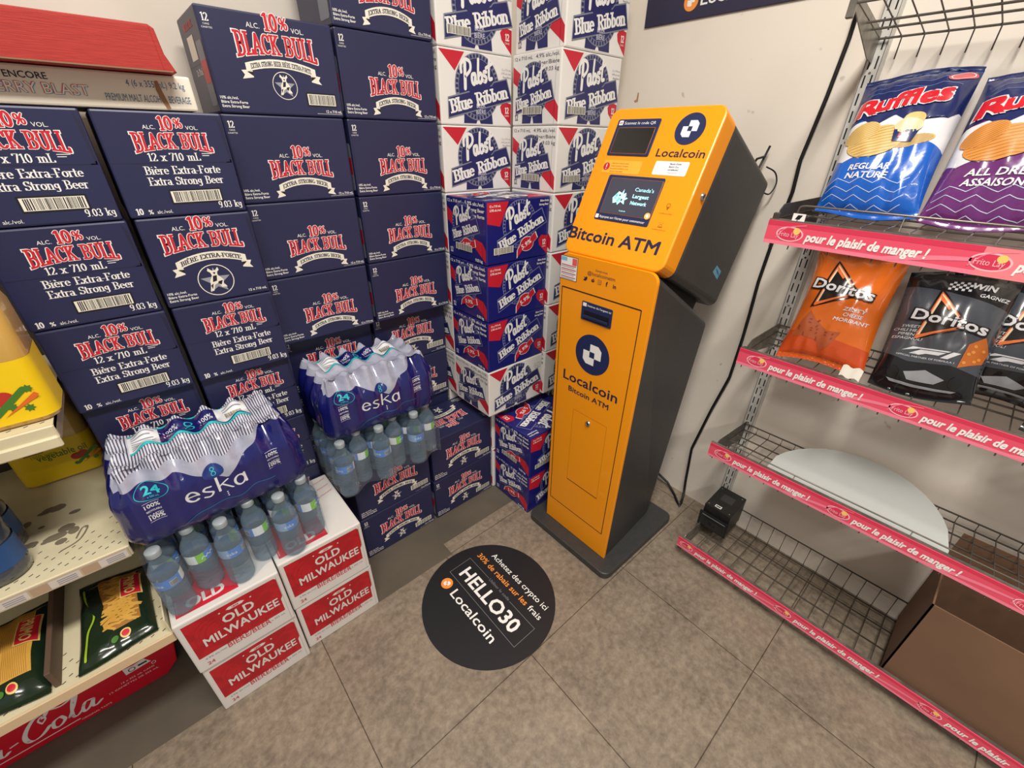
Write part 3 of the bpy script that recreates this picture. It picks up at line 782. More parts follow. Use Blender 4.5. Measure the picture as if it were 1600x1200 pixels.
# ------------------------------------------------------------------ kiosk
def kiosk():
    root = thing('bitcoin_atm', 'tall orange and charcoal bitcoin kiosk with two small screens, standing by the right wall', 'kiosk', (1.15, .722, 0))
    org = Vector((-1.15, -.722, 0))
    def done(b, name, parent=root): 
        o = b.build(name, parent, tuple(org) if parent is root else (0, 0, 0)); return o
    # base plate
    b = MB(); b.prism(rrect(.929, .516, 1.384, .928, .03), (Vector((0, 0, 0)), Vector((1, 0, 0)), Vector((0, 1, 0)), Vector((0, 0, 1))), .0014, .030, CHAR, .004); done(b, 'base_plate')
    # tapering body
    b = MB(); q = bmesh.new()
    P = [(.995, .573, .030), (.995, .871, .030), (1.33, .850, .030), (1.33, .598, .030), (.995, .559, 1.112), (.995, .886, 1.112), (1.372, .879, .893), (1.372, .566, .893)]
    v = [q.verts.new(p) for p in P]
    for f in ((3, 2, 1, 0), (4, 5, 6, 7), (0, 1, 5, 4), (1, 2, 6, 5), (2, 3, 7, 6), (3, 0, 4, 7)): q.faces.new([v[i] for i in f])
    bmesh.ops.recalc_face_normals(q, faces=q.faces[:])
    bmesh.ops.bevel(q, geom=[e for e in q.edges if min(a.co.x for a in e.verts) > 1.0 or abs(e.verts[0].co.z-e.verts[1].co.z) < .3 and max(a.co.z for a in e.verts) > .8], offset=.02, segments=4, affect='EDGES', profile=.5)
    b.add(q, CHAR); done(b, 'body')
    # lower fascia with its print
    fr = (Vector((.985, .722, 0)), Vector((0, -1, 0)), Vector((0, 0, 1)), Vector((-1, 0, 0)))
    r = .028; top = 1.116
    pl = [(-.1515, .031), (.1505, .031)]+[(.166-r+r*math.cos(math.radians(a)), top-r+r*math.sin(math.radians(a))) for a in range(0, 91, 15)]+[(-.167+r-r*math.cos(math.radians(a)), top-r+r*math.sin(math.radians(a))) for a in range(90, -1, -15)]
    b = MB(); b.prism(pl, fr, 0, -.0115, ORANGE, .0015)
    F = Face(b, *fr[:3])
    def line(p, q, t, m=BLACK, l=2):
        (x0, y0), (x1, y1) = p, q; L = math.hypot(x1-x0, y1-y0); nx, ny = -(y1-y0)/L*t/2, (x1-x0)/L*t/2
        F.put(poly((x0+nx, y0+ny), (x0-nx, y0-ny), (x1-nx, y1-ny), (x1+nx, y1+ny)), m, l)
    GR = mat('seam_black', (24, 18, 14), .6)
    DT = [(-.155, 1.012), (.1335, 1.012), (.1245, .142), (-.137, .142)]
    for k in range(4): line(DT[k], DT[(k+1) % 4], .0036 if k == 0 else .0028, GR)
    F.text('Suivez-nous', -.012, 1.083, .0065, INK); F.text('@localcoinatm', -.012, 1.069, .0105, INK, w=.098)
    # small social marks
    F.put(poly((-.075, 1.05), (-.069, 1.055), (-.0745, 1.061), (-.068, 1.058), (-.063, 1.062), (-.06, 1.06), (-.0605, 1.054), (-.066, 1.048)), INK, 2)
    F.put(disc(-.039, 1.0545, .006, .0045, 14), INK, 2); F.put(disc(-.0355, 1.061, .0014, n=8), INK, 2)
    for x in (-.0412, -.0368): F.put(disc(x, 1.055, .001, n=8), ORANGE, 3)
    F.put([(x-.015, y+1.055) for x, y in rrect(-.0065, -.0065, .0065, .0065, .002)] and poly(*[(x-.015, y+1.055) for x, y in rrect(-.0065, -.0065, .0065, .0065, .002)]), INK, 2)
    F.put(poly(*[(x-.015, y+1.055) for x, y in rrect(-.0054, -.0054, .0054, .0054, .0015)]), ORANGE, 3); F.put(ring(-.015, 1.055, .0022, .0032, 16), INK, 4)
    F.text('f', .011, 1.049, .0135, INK, bold=.05); F.text('in', .038, 1.049, .012, INK, bold=.04)
    # mark: navy disc with two interlocked white squares
    def mark(F, x, y, R, bg=INK, fg=WHITE, layer=2):
        F.put(disc(x, y, R, R, 48), bg, layer)
        a = R*.52
        F.put(poly(*[(x+px, y+py) for px, py in [(-a*.28, -a*.28), (a, -a*.28), (a, a*.62), (a*.62, a), (-a*.28, a)]]), fg, layer+1)
        F.put(poly(*[(x+px, y+py) for px, py in [(-a, a*.28), (-a, -a*.62), (-a*.62, -a), (a*.28, -a), (a*.28, a*.28)]]), fg, layer+1.4)
        F.put(rect(x-a*.28, y-a*.28, x+a*.28, y+a*.28), bg, layer+2.4)
    NB = mat('badge_navy', (30, 40, 84), .45)
    mark(F, -.0115, .8255, .0665, NB)
    F.text('Localcoin', -.009, .702, .036, INK, w=.222, bold=.018); F.text('Bitcoin ATM', -.009, .664, .02, INK, w=.168, bold=.022)
    fas = done(b, 'lower_fascia')
    # notice sheet
    b = MB(); F = Face(b, *fr[:3]); F.put(rect(-.168, 1.036, -.100, 1.1065), BLACK, 2); F.put(rect(-.1663, 1.0377, -.1017, 1.1048), WHITE, 3)
    F.put(rect(-.165, 1.092, -.142, 1.103), mat('sky_blue_print', (120, 190, 225), .5), 4); F.put(rect(-.121, 1.083, -.103, 1.103), mat('coral_print', (226, 92, 92), .5), 4)
    for k in range(4): F.put(rect(-.163, 1.078-.0115*k, -.105, 1.0815-.0115*k), mat('rose_rule', (200, 120, 130), .5), 4); F.put(rect(-.163, 1.074-.0115*k, -.112, 1.0755-.0115*k), GREYP, 4)
    done(b, 'notice_sheet', fas)
    # bill slot
    b = MB(); sl = rrect(-.0685, .931, .0445, .9885, .004)
    b.prism(sl, fr, .0005, .003, NB, .0008)
    b.prism([(-.058, .940), (.036, .940), (.036, .962), (-.058, .962)], fr, .0028, .0042, mat('slot_dark', (14, 16, 26), .35), .0004)
    b.prism([(-.056, .9405), (.034, .9405), (.034, .948), (-.056, .948)], fr, .0035, .0085, mat('slot_lip', (34, 44, 74), .3), .001)
    F = Face(b, fr[0]+Vector((-.003, 0, 0)), fr[1], fr[2]); F.put(rect(-.064, .974, -.05, .985), WHITE, 2); F.text("Insérez de l'argent ici", -.0455, .976, .0065, WHITE, w=.086, al='l', bold=.01)
    done(b, 'bill_slot', fas)
    # service flap with lock
    b = MB(); F = Face(b, *fr[:3])
    SD = [(-.063, .601), (.080, .601), (.0815, .288), (-.0615, .288)]
    for k in range(4): line(SD[k], SD[(k+1) % 4], .0028 if k == 2 else .0009, GR if k == 2 else mat('fine_seam', (168, 104, 8), .6))
    sd = done(b, 'service_flap', fas)
    def lock(c, axis, parent, name):
        m = Matrix.Translation(c) @ Vector((0, 0, 1)).rotation_difference(Vector(axis)).to_matrix().to_4x4()
        b = MB(); b.lathe([(.0095, 0), (.0095, .003), (.008, .005), (.0055, .0055), (.0055, .0045), (.0005, .0045)], CHROME, 20, mtx=m)
        q = bmesh.new(); bmesh.ops.create_cube(q, size=1, matrix=m @ Matrix.Translation((0, 0, .0048)) @ Matrix.Diagonal((.0016, .007, .001, 1))); b.add(q, BLACK)
        return done(b, name, parent)
    lock(Vector((.985, .722-.005, .575)), (-1, 0, 0), fas, 'lock')
    # neck block between body and head
    b = MB(); q = bmesh.new()
    P = [(1.03, .60, 1.06), (1.03, .85, 1.06), (1.30, .85, .92), (1.30, .60, .92), (1.06, .60, 1.12), (1.06, .85, 1.12), (1.33, .85, .985), (1.33, .60, .985)]
    v = [q.verts.new(p) for p in P]
    for f in ((3, 2, 1, 0), (4, 5, 6, 7), (0, 1, 5, 4), (1, 2, 6, 5), (2, 3, 7, 6), (3, 0, 4, 7)): q.faces.new([v[i] for i in f])
    b.add(q, mat('matte_black', (20, 20, 20), .7)); done(b, 'neck')
    # head: tilted cabinet, orange shell in front of a charcoal box
    V = Vector((.4244, 0, .9055)); N = Vector((-.9055, 0, .4244)); O = Vector((.99, .722, 1.118)); U = Vector((0, -1, 0)); hf = (O, U, V, N)
    L = .4055
    b = MB(); b.prism(rrect(-.1645, .002, .1645, L-.002, .022), hf, -.066, -.42, CHAR, .014); head = done(b, 'head_cabinet')
    F = Face(b if False else MB(), O, U, V)
    b = MB()
    sf = Face(b, Vector((0, .722-.1645, 0)), Vector((1, 0, 0)), Vector((0, 0, 1)))
    ST = mat('pale_blue_sticker', (96, 160, 190), .45)
    sf.put(poly((1.306, 1.089), (1.346, 1.064), (1.331, 1.041), (1.288, 1.072)), ST, 2)
    for k in range(3): sf.put(poly((1.306+.006*k, 1.080-.006*k), (1.326+.005*k, 1.067-.006*k), (1.3245+.005*k, 1.0648-.006*k), (1.3045+.006*k, 1.0778-.006*k)), mat('sticker_rule', (60, 110, 150), .5), 3)
    done(b, 'side_sticker', head)
    b = MB(); b.prism(rrect(-.1675, 0, .1675, L, .026), hf, 0, -.0675, ORANGE, .004)
    F = Face(b, O, U, V)
    mark(F, .0895, .3495, .0385, NB)
    F.text('Localcoin', .089, .2815, .0205, INK, w=.132, bold=.016)
    F.text('Bitcoin ATM', -.015, .0415, .0345, INK, w=.298, bold=.026)
    F.put(poly(*rrect(-.1315, .2325, -.007, .267, .004)), mat('pale_orange_label', (255, 178, 58), .4), 2)
    F.put(disc(-.1195, .2495, .0105, n=24), PRED, 3); F.put(rect(-.1207, .247, -.1183, .2565), WHITE, 4); F.put(disc(-.1195, .2435, .0014, n=8), WHITE, 4)
    for k, t in enumerate(["Lisez l'avis ci-dessous avant", 'toute transaction. Arnaque?', 'En envoyant du Bitcoin, vous', 'êtes seul responsable.']): F.text(t, -.104, .2575-.0072*k, .0037, mat('rust_ink', (150, 70, 10), .5), al='l', layer=3)
    F.put(poly(*rrect(.0315, .236, .126, .2705, .004)), WHITE, 2)
    for k, t in enumerate(['Besoin d’aide?', 'Besoin d’un', 'portefeuille?']): F.text(t.replace('’', "'"), .074, .2625-.0072*k, .0042, INK, al='l', bold=.02, layer=3)
    F.text('Visitez notre site', .074, .2415, .003, GREYP, al='l', layer=3)
    TH = mat('copper_ink', (170, 96, 16), .5)
    F.put(ring(.1148, .164, .0045, .0058, 18), TH, 2); F.put(poly((.110, .1605), (.1196, .1605), (.1148, .1515)), TH, 2); F.put(ring(.1148, .164, .0012, .0022, 12), ORANGE, 3); F.text('NUMÉRO DE SÉRIE', .1148, .142, .0032, TH)
    F.put(join(*[rect(.107+.0, .1085, .1205, .110), poly(*arcpts(.1138, .111, .0055, .0065, 0, 180, 10)+[(.1083, .111)])]), TH, 2); F.put(poly(*arcpts(.1138, .1112, .004, .005, 0, 180, 10)), ORANGE, 3)
    for a in (60, 90, 120): F.put(xf(rect(-.0005, .009, .0005, .012), dx=.1138, dy=.111, rot=math.radians(a-90)), TH, 2)
    F.text('ALARME DE POLICE', .1138, .101, .0032, TH)
    fa = done(b, 'head_fascia', head)
    # scanner window and touch screen, each a bezel with a glass inset
    GLASS = mat('dark_glass', (20, 19, 22), .06, spec=.7)
    b = MB(); b.prism(rrect(-.1335, .2795, .0015, .3755, .005), hf, .0002, .0022, NB, .0008); b.prism(rrect(-.1245, .2845, -.0068, .3535, .003), hf, .002, .0026, mat('copper_trim', (170, 110, 60), .35, .6), .0003)
    b.prism(rrect(-.1228, .2862, -.0085, .3518, .002), hf, .0024, .003, GLASS, .0002)
    F2 = Face(b, O+N*.0022, U, V); F2.put(poly(*rrect(-.1275, .3595, -.1145, .3715, .002)), WHITE, 2); F2.text('QR', -.121, .363, .005, NB, bold=.02, layer=3); F2.text('Scannez le code QR', -.109, .361, .0078, WHITE, w=.098, al='l')
    done(b, 'code_scanner', head)
    b = MB(); b.prism(rrect(-.097, .1045, .0795, .2278, .005), hf, .0002, .0022, NB, .0008)
    b.prism(rrect(-.0855, .1235, .0775, .2205, .003), hf, .002, .0026, mat('copper_trim'), .0003); b.prism(rrect(-.0838, .125, .0758, .219, .002), hf, .0024, .003, mat('lit_display', (58, 60, 76), .12, emis=.18), .0002)
    F2 = Face(b, O+N*.0022, U, V); F2.put(poly(*rrect(-.094, .108, -.083, .119, .002)), WHITE, 2); F2.text('Appuyez sur l\'écran pour commencer', -.08, .1105, .0068, WHITE, w=.148, al='l', bold=.01)
    F3 = Face(b, O+N*.003, U, V); CY = mat('cyan_glow', (170, 235, 245), .4, emis=.75)
    for k, (t, dx) in enumerate([("Canada's", .045), ('Largest', .041), ('Network', .041)]): F3.text(t, .004, .189-.0175*k, .0098, CY, w=dx+(.012 if k == 0 else .008), al='l', bold=0 if k == 0 else .025)
    F3.text('localcoin', -.012, .133, .004, CY, w=.02)
    rr = random.Random(2)
    F3.put(poly((-.058, .1665), (-.052, .152), (-.04, .156), (-.036, .149), (-.028, .158), (-.015, .152), (-.018, .163), (-.009, .168), (-.017, .173), (-.02, .183), (-.027, .178), (-.029, .192), (-.033, .181), (-.044, .185), (-.05, .177)), CY, 2)
    for k in range(12): F3.put(disc(-.05+.034*rr.random(), .157+.02*rr.random(), .003*(.5+rr.random()), n=8), mat(('gold_glow', 'teal_glow', 'slate_glow')[k % 3], ((230, 200, 90), (70, 190, 190), (52, 70, 96))[k % 3], .4, emis=.6), 3)
    F3.put(disc(.069, .1305, .0085, n=20), mat('amber_glow', (240, 160, 80), .4, emis=.6), 3); F3.put(disc(.069, .1305, .0045, n=4), CY, 4)
    done(b, 'touch_screen', head)
    lock(O+U*.1675+V*((1.287-1.118)*.9055+(1.121-.99)*.4244)+N*(-.045), (0, -1, 0), head, 'key_lock')
    # aerials at the back of the head
    b = MB(); c = Vector((1.50, .60, 1.29))
    b.tube([c, c+Vector((.03, 0, .05)), c+Vector((.045, -.01, .11))], .0035, BLACK); b.tube([c+Vector((.008, .03, .02)), c+Vector((.03, .012, .075)), c+Vector((.028, -.012, .083))], .0035, BLACK)
    b.tube(smooth([(1.52, .575, 1.345), (1.545, .555, 1.33), (1.55, .545, 1.30), (1.535, .55, 1.272), (1.515, .56, 1.275)], 5), .0022, BLACK)
    done(b, 'aerial', head)
kiosk()
b = MB()
pts = [(1.554, .474, 1.70), (1.555, .474, 1.64), (1.556, .483, 1.52), (1.556, .500, 1.365), (1.556, .495, 1.281), (1.556, .509, 1.129), (1.556, .514, 1.004), (1.556, .511, .893), (1.556, .510, .796), (1.556, .514, .638), (1.556, .545, .476), (1.556, .578, .263), (1.556, .566, .092), (1.548, .555, .02), (1.50, .538, .0075), (1.478, .533, .0070), (1.495, .555, .0070), (1.525, .585, .0072), (1.548, .64, .03), (1.55, .70, .05), (1.54, .78, .05)]
o = b
b.tube([Vector((x, y, z)) for x, y, z in [tuple(p) for p in (lambda P: [Vector(a).lerp(Vector(c), 0) for a, c in zip(P, P)])(pts)]], .0055, mat('black_cable', (16, 16, 17), .45), 8)
tag(b.build('power_cable'), 'black cable hanging down the right wall beside the kiosk and looping on the floor', 'cable')
# floor sticker
b = MB(); c = Vector((.566, .7405, T))
b.prism([(.2326*math.cos(2*PI*k/72), .2326*math.sin(2*PI*k/72)) for k in range(72)], (c, Vector((0, -1, 0)), Vector((1, 0, 0)), Vector((0, 0, 1))), 0, .0009, mat('black_vinyl', (27, 27, 31), .45))
F = Face(b, c+Vector((0, 0, .0009)), (0, -1, 0), (1, 0, 0)); OR2 = mat('tangerine_print', (245, 150, 62), .45)
def fp(x, y): return (.7405-y, x-.566)
u, v = fp(.665, .715); F.text('Achetez des crypto ici', .012, .118, .0225, WHITE, w=.292, bold=.006)
F.text('30% de rabais sur les', -.036, .077, .0225, OR2, w=.270, al='c', bold=.012); F.text('frais', .1405, .077, .0225, WHITE, w=.056, bold=.006)
F.text('HELLO30', -.004, -.022, .052, WHITE, w=.292, bold=.03)
GL2 = mat('grey_rule', (120, 120, 126), .5)
F.put(join(rect(-.181, -.043, .181, -.0415), rect(-.181, -.043, -.1795, .052), rect(.1795, -.043, .181, .049), rect(-.181, .0505, -.0655, .052), rect(.0535, .0475, .181, .049)), GL2, 1)
F.text('Utiliser le code', -.006, .0455, .012, GL2, w=.108)
F.text('Localcoin', .008, -.094, .0345, WHITE, w=.228, bold=.012)
F.put(disc(-.148, -.077, .0215, n=28), OR2, 1); 
for sg in (1, -1): F.put(poly(*[(-.148+sg*px, -.077+sg*py) for px, py in [(-.003, -.003), (.011, -.003), (.011, .007), (.007, .011), (-.003, .011)]]), WHITE, 2 if sg > 0 else 2.5)
F.put(rect(-.151, -.080, -.145, -.074), OR2, 3.5)
tag(b.build('floor_sticker'), 'round black floor sticker with white and orange text, in front of the kiosk', 'floor sticker')
# wall banner
b = MB(); b.box((XW-.006, .25, 1.742), (XW-.0005, 1.108, 2.2), mat('dark_indigo_panel', (44, 42, 68), .45), .001)
F = Face(b, (XW-.006, 1.108, 1.742), (0, -1, 0), (0, 0, 1)); F.put(disc(.162, .045, .024, n=28), mat('tangerine_print'), 2)
for sg in (1, -1): F.put(poly(*[(.162+sg*px, .045+sg*py) for px, py in [(-.003, -.003), (.012, -.003), (.012, .008), (.008, .012), (-.003, .012)]]), WHITE, 3 if sg > 0 else 3.5)
F.text('Localcoin', .195, .031, .034, WHITE, w=.2, al='l', bold=.012)
tag(b.build('wall_sign'), 'dark indigo sign on the right wall, cut off by the top of the photo', 'sign')

# ------------------------------------------------------------------ wire shelves on the right wall
YS0, YS1 = .418, -.82
def upright(y, label):
    b = MB(); z0, z1 = .03, 2.3; hw = .016
    PT = noisy(mat('galvanised_upright', (214, 213, 208), .4, .1), 20, (196, 194, 188), .35, .65)
    b.box((1.542, y-hw, z0), (1.5445, y+hw, z1), PT)
    for s in (-1, 1): b.box((1.542, y+s*hw-.0012, z0), (XW-.0005, y+s*hw+.0012, z1), PT)
    SL = mat('slot_shadow', (26, 25, 24), .8); F = Face(b, (1.542, y, 0), (0, -1, 0), (0, 0, 1))
    z = z0+.02; k = 0
    while z < 2.0:
        for s in (-1, 1): F.put(rect(s*.0075-.0018, z, s*.0075+.0018, z+.026), SL, 1)
        if k % 4 == 3: F.put(disc(0, z+.03, .003, n=10), SL if k % 8 == 3 else STEEL, 1)
        z += .038; k += 1
    tag(b.build('shelf_upright'), label, 'shelf upright', 'slotted shelf uprights')
upright(.400, 'slotted grey metal upright on the right wall at the left end of the wire shelves')
upright(-.80, 'slotted grey metal upright on the right wall, beyond the right edge of the photo')
def logo_oval(F, x, y, h, L=2):
    F.put(disc(x, y, h*.56, h*.32, 24), mat('pale_rose', (250, 190, 200), .4), L); F.put(disc(x, y, h*.5, h*.265, 24), PINKD, L+1)
    F.put(disc(x+h*.26, y+h*.15, h*.14, n=16), mat('sun_yellow', (250, 205, 110), .4), L+2)
    F.text('Frito Lay', x-h*.02, y-h*.12, h*.22, mat('pale_rose'), w=h*.8, layer=L+3)
def strip(root, x, z0, z1, pieces, tilt=0.0):
    """printed price strip along the shelf front"""
    h = z1-z0
    b = MB(); b.prism([(0, z0), (0, z1), (.003, z1), (.003, z0)], (Vector((x, 0, 0)), Vector((1, 0, 0)), Vector((0, 0, 1)), Vector((0, -1, 0))), -YS0, -YS1, PINK)
    b.prism([(.003, z1-.004), (.003, z1+.003), (.012, z1+.003), (.012, z1-.004)], (Vector((x, 0, 0)), Vector((1, 0, 0)), Vector((0, 0, 1)), Vector((0, -1, 0))), -YS0, -YS1, STEEL)
    F = Face(b, (x, YS0, z0), (0, -1, 0), (0, 0, 1))
    LEN = YS0-YS1
    F.put(rect(0, 0, LEN, h*.16), PINKL, 1); F.put(rect(0, h*.8, LEN, h), PINKD, 1)
    for y0, light in pieces:
        u = YS0-y0
        if light: F.put(rect(u-.015, 0, min(u+.334, LEN), h*1.0), mat('salmon_strip', (240, 132, 140), .4), 1.5)
        sw = smooth([(u+.16, h*.02), (u+.22, h*.3), (u+.29, h*.52), (u+.35, h*.6)], 6); sb = smooth([(u+.35, h*.5), (u+.29, h*.36), (u+.22, h*.12), (u+.19, h*.02)], 6)
        F.put(poly(*(sw+sb)), PINKL if not light else PINK, 2)
        F.put(stroke(smooth([(u-.028, h*.3), (u-.01, h*.75), (u+.03, h*.93)], 5), h*.02), PINKL, 3)
        logo_oval(F, u+.025 if False else u, h*.5, h)
        F.text('pour le plaisir de manger !', u+.036, h*.3, h*.38, WHITE, w=.220, al='l', bold=.05, shear=.18, layer=4)
    return tag(b.build('price_strip', root), 'pink strip printed with white French words')
def wire_shelf(label, xf_, zd, s0, s1, first, gap, fence=0.0, light_from=None, zb=None, back=.06, top=False, depth_end=1.532):
    root = thing('wire_shelf', label, 'wire shelf', (1.40, YS0, zd), 0, 'wire shelves on the right wall')
    off = Vector((-1.40, -YS0, -zd))
    def done(b, n): o = b.build(n, root); o.location = off; return o
    zb = zd if zb is None else zb
    b = MB(); n = int((YS0-YS1)/.0425); xb = depth_end
    def Z(x): return zd+(zb-zd)*(x-xf_)/(xb-xf_)
    for x in (xf_+.012, xf_+.13, xb-.07, xb): b.tube([(x, YS0-.004, Z(x)-.003), (x, YS1, Z(x)-.003)], .0026, WIRE, 6)
    if back: b.tube([(xb+.004, YS0-.01, Z(xb)+back), (xb+.004, YS1, Z(xb)+back)], .0026, WIRE, 6)
    for k in range(n+1):
        y = YS0-.015-k*.0425
        lo = s0 if s1 > s0 else zd+.012
        pts = [(xf_+.006, y, lo-.010), (xf_+.008, y, lo-.002), (xf_+.010, y, Z(xf_)), (xb, y, Z(xb))]
        if back: pts.append((xb+.004, y, Z(xb)+back))
        elif top: pts += [(xb+.012, y, Z(xb)-.004), (xb+.014, y, Z(xb)-.045)]
        b.tube(pts, .0015, WIRE, 5)
    done(b, 'wire_deck')
    b = MB()      # end bracket: tapering plate hooked on the upright
    for y in (YS0-.014, YS1+.014):
        fr = (Vector((0, y, 0)), Vector((1, 0, 0)), Vector((0, 0, 1)), Vector((0, -1, 0)))
        zt = .03 if not top else .012
        pl = [(xf_+.012, zd-.012), (xf_+.012, zd+zt*.6), (xf_+.03, zd+zt), (xb+.006, Z(xb)+zt), (xb+.008, Z(xb)-.05), (xb-.04, Z(xb)-.045)]
        b.prism(pl, fr, -.0012, .0012, STEEL if not fence else noisy(mat('dark_steel', (84, 82, 80), .45, .4), 20, (70, 68, 66), .4, .6))
        b.box((xf_+.004, y-.004, zd-.03), (xf_+.016, y+.010, zd+.012), mat('dark_steel') if 'dark_steel' in MATS else STEEL, .002)
    done(b, 'bracket')
    if s1 > s0:
        pc = []; y = first; k = 0
        while y > YS1+.1:
            pc.append((y, light_from is not None and y < light_from)); y -= gap[k % len(gap)]; k += 1
        strip(root, xf_, s0, s1, pc).location = off
    if fence:
        b = MB(); zt = s1+fence
        b.tube([(xf_+.02, YS0-.05, zd)]+smooth([(xf_+.02, YS0-.05, zt-.02), (xf_+.02, YS0-.053, zt-.004), (xf_+.02, YS0-.066, zt)], 4)+[(xf_+.02, YS1+.05, zt), (xf_+.02, YS1+.05, zd)], .0024, CHROME if False else WIRE, 6)
        for k in range(4): b.tube([(xf_+.02, YS0-.25-.28*k, zd), (xf_+.02, YS0-.25-.28*k, zt)], .0015, WIRE, 5)
        done(b, 'front_fence')
    return root
wire_shelf('topmost wire shelf, empty, seen from below at the top right', 1.285, 1.665, 0, 0, 0, [1], zb=1.632, back=0, top=True)
SH2 = wire_shelf('wire shelf holding the ridged chip bags, second from the top', 1.212, 1.248, 1.190, 1.243, .364, (.349, .36), fence=.036, light_from=.1, back=0)
SH3 = wire_shelf('wire shelf holding the orange and black chip bags, with pink strip', 1.281, .868, .826, .876, .364, (.342, .36), back=.02)
SH4 = wire_shelf('wire shelf holding the white plastic sheet, second from the bottom', 1.275, .500, .476, .527, .370, (.332, .377), fence=.012, zb=.472, back=.022)
SH5 = wire_shelf('lowest wire shelf, holding the black box and the brown carton', 1.237, .066, .052, .098, .382, (.341, .372), zb=.03, back=.088)

# ------------------------------------------------------------------ chip bags
class Bag:
    def __init__(s, name, label, base, topc, W, Hh, T, m, back=None, seed=1, u=(0, -1, 0), group='chip bags on the wire shelves'):
        s.base, s.topc = Vector(base), Vector(topc); s.W, s.H, s.T = W, Hh, T; s.seed = seed
        s.Vv = (s.topc-s.base).normalized(); u = Vector(u); s.U = (u-s.Vv*u.dot(s.Vv)).normalized()
        s.N = s.U.cross(s.Vv); s.m = m; s.name, s.label, s.group = name, label, group
        s.mb = MB(); n, k = 36, 44
        s.mb.grid([[s.fn(-W/2+W*i/n, Hh*j/k, 0) for i in range(n+1)] for j in range(k+1)], m)
        s.mb.grid([[s.fn(-W/2+W*i/n, Hh*j/k, 0, True) for i in range(n+1)] for j in range(k+1)], back or m, flip=True)
        s.F = Face(s.mb, fn=lambda x, y, d: s.fn(x, y, d), maxlen=.0075, eps=.0007)
    def prof(s, x, y):
        a = max(0.0, 1-abs(2*x/s.W)**3.2); q = min(max((y-.012)/(s.H-.024), 0), 1)
        t = a**.6*max(0.0, math.sin(PI*q))**.5
        e = 1-abs(2*q-1)
        v = Vector((x*16, y*9, s.seed*7.3)); wr = noise.noise(v)*.007+noise.noise(v*2.6)*.0035
        ends = max(0, 1-q*5)+max(0, 1-(1-q)*5)
        pleat = math.sin(x*150+3*noise.noise(Vector((x*20, y*4, s.seed))))*.0035*min(ends, 1)
        return t*s.T+(wr+pleat)*min(1, t*1.6+.15)
    def fn(s, x, y, d, back=False):
        t = s.prof(x, y); q = min(max(y/s.H, 0), 1)
        w = 1-.07*math.sin(PI*q)-.02*math.sin(5*q+s.seed)
        cr = .0016*math.sin(y*2200) if (q < .03 or q > .965) else 0
        yy = y+.008*math.sin(x*22+s.seed)*(1 if q > .5 else -1)*abs(2*q-1)**2
        if back: t = -t*.25-.0007; d = -d
        return s.base+s.U*(x*w)+s.Vv*yy+s.N*(t+d+cr)
    def done(s, cat='chip bag'):
        # crimped seals are the bag's own ends
        o = s.mb.build(s.name)
        c = s.base.copy(); o.data.transform(Matrix.Translation(-c)); o.location = c
        return tag(o, s.label, cat, s.group)
def zig(x0, x1, y, amp, step, slope=0):
    P = []; x = x0; k = 0
    while x <= x1+1e-6: P.append((x, y+(amp if k % 2 else 0)+slope*(x-x0))); x += step*(1.3 if k % 2 else .8); k += 1
    return P
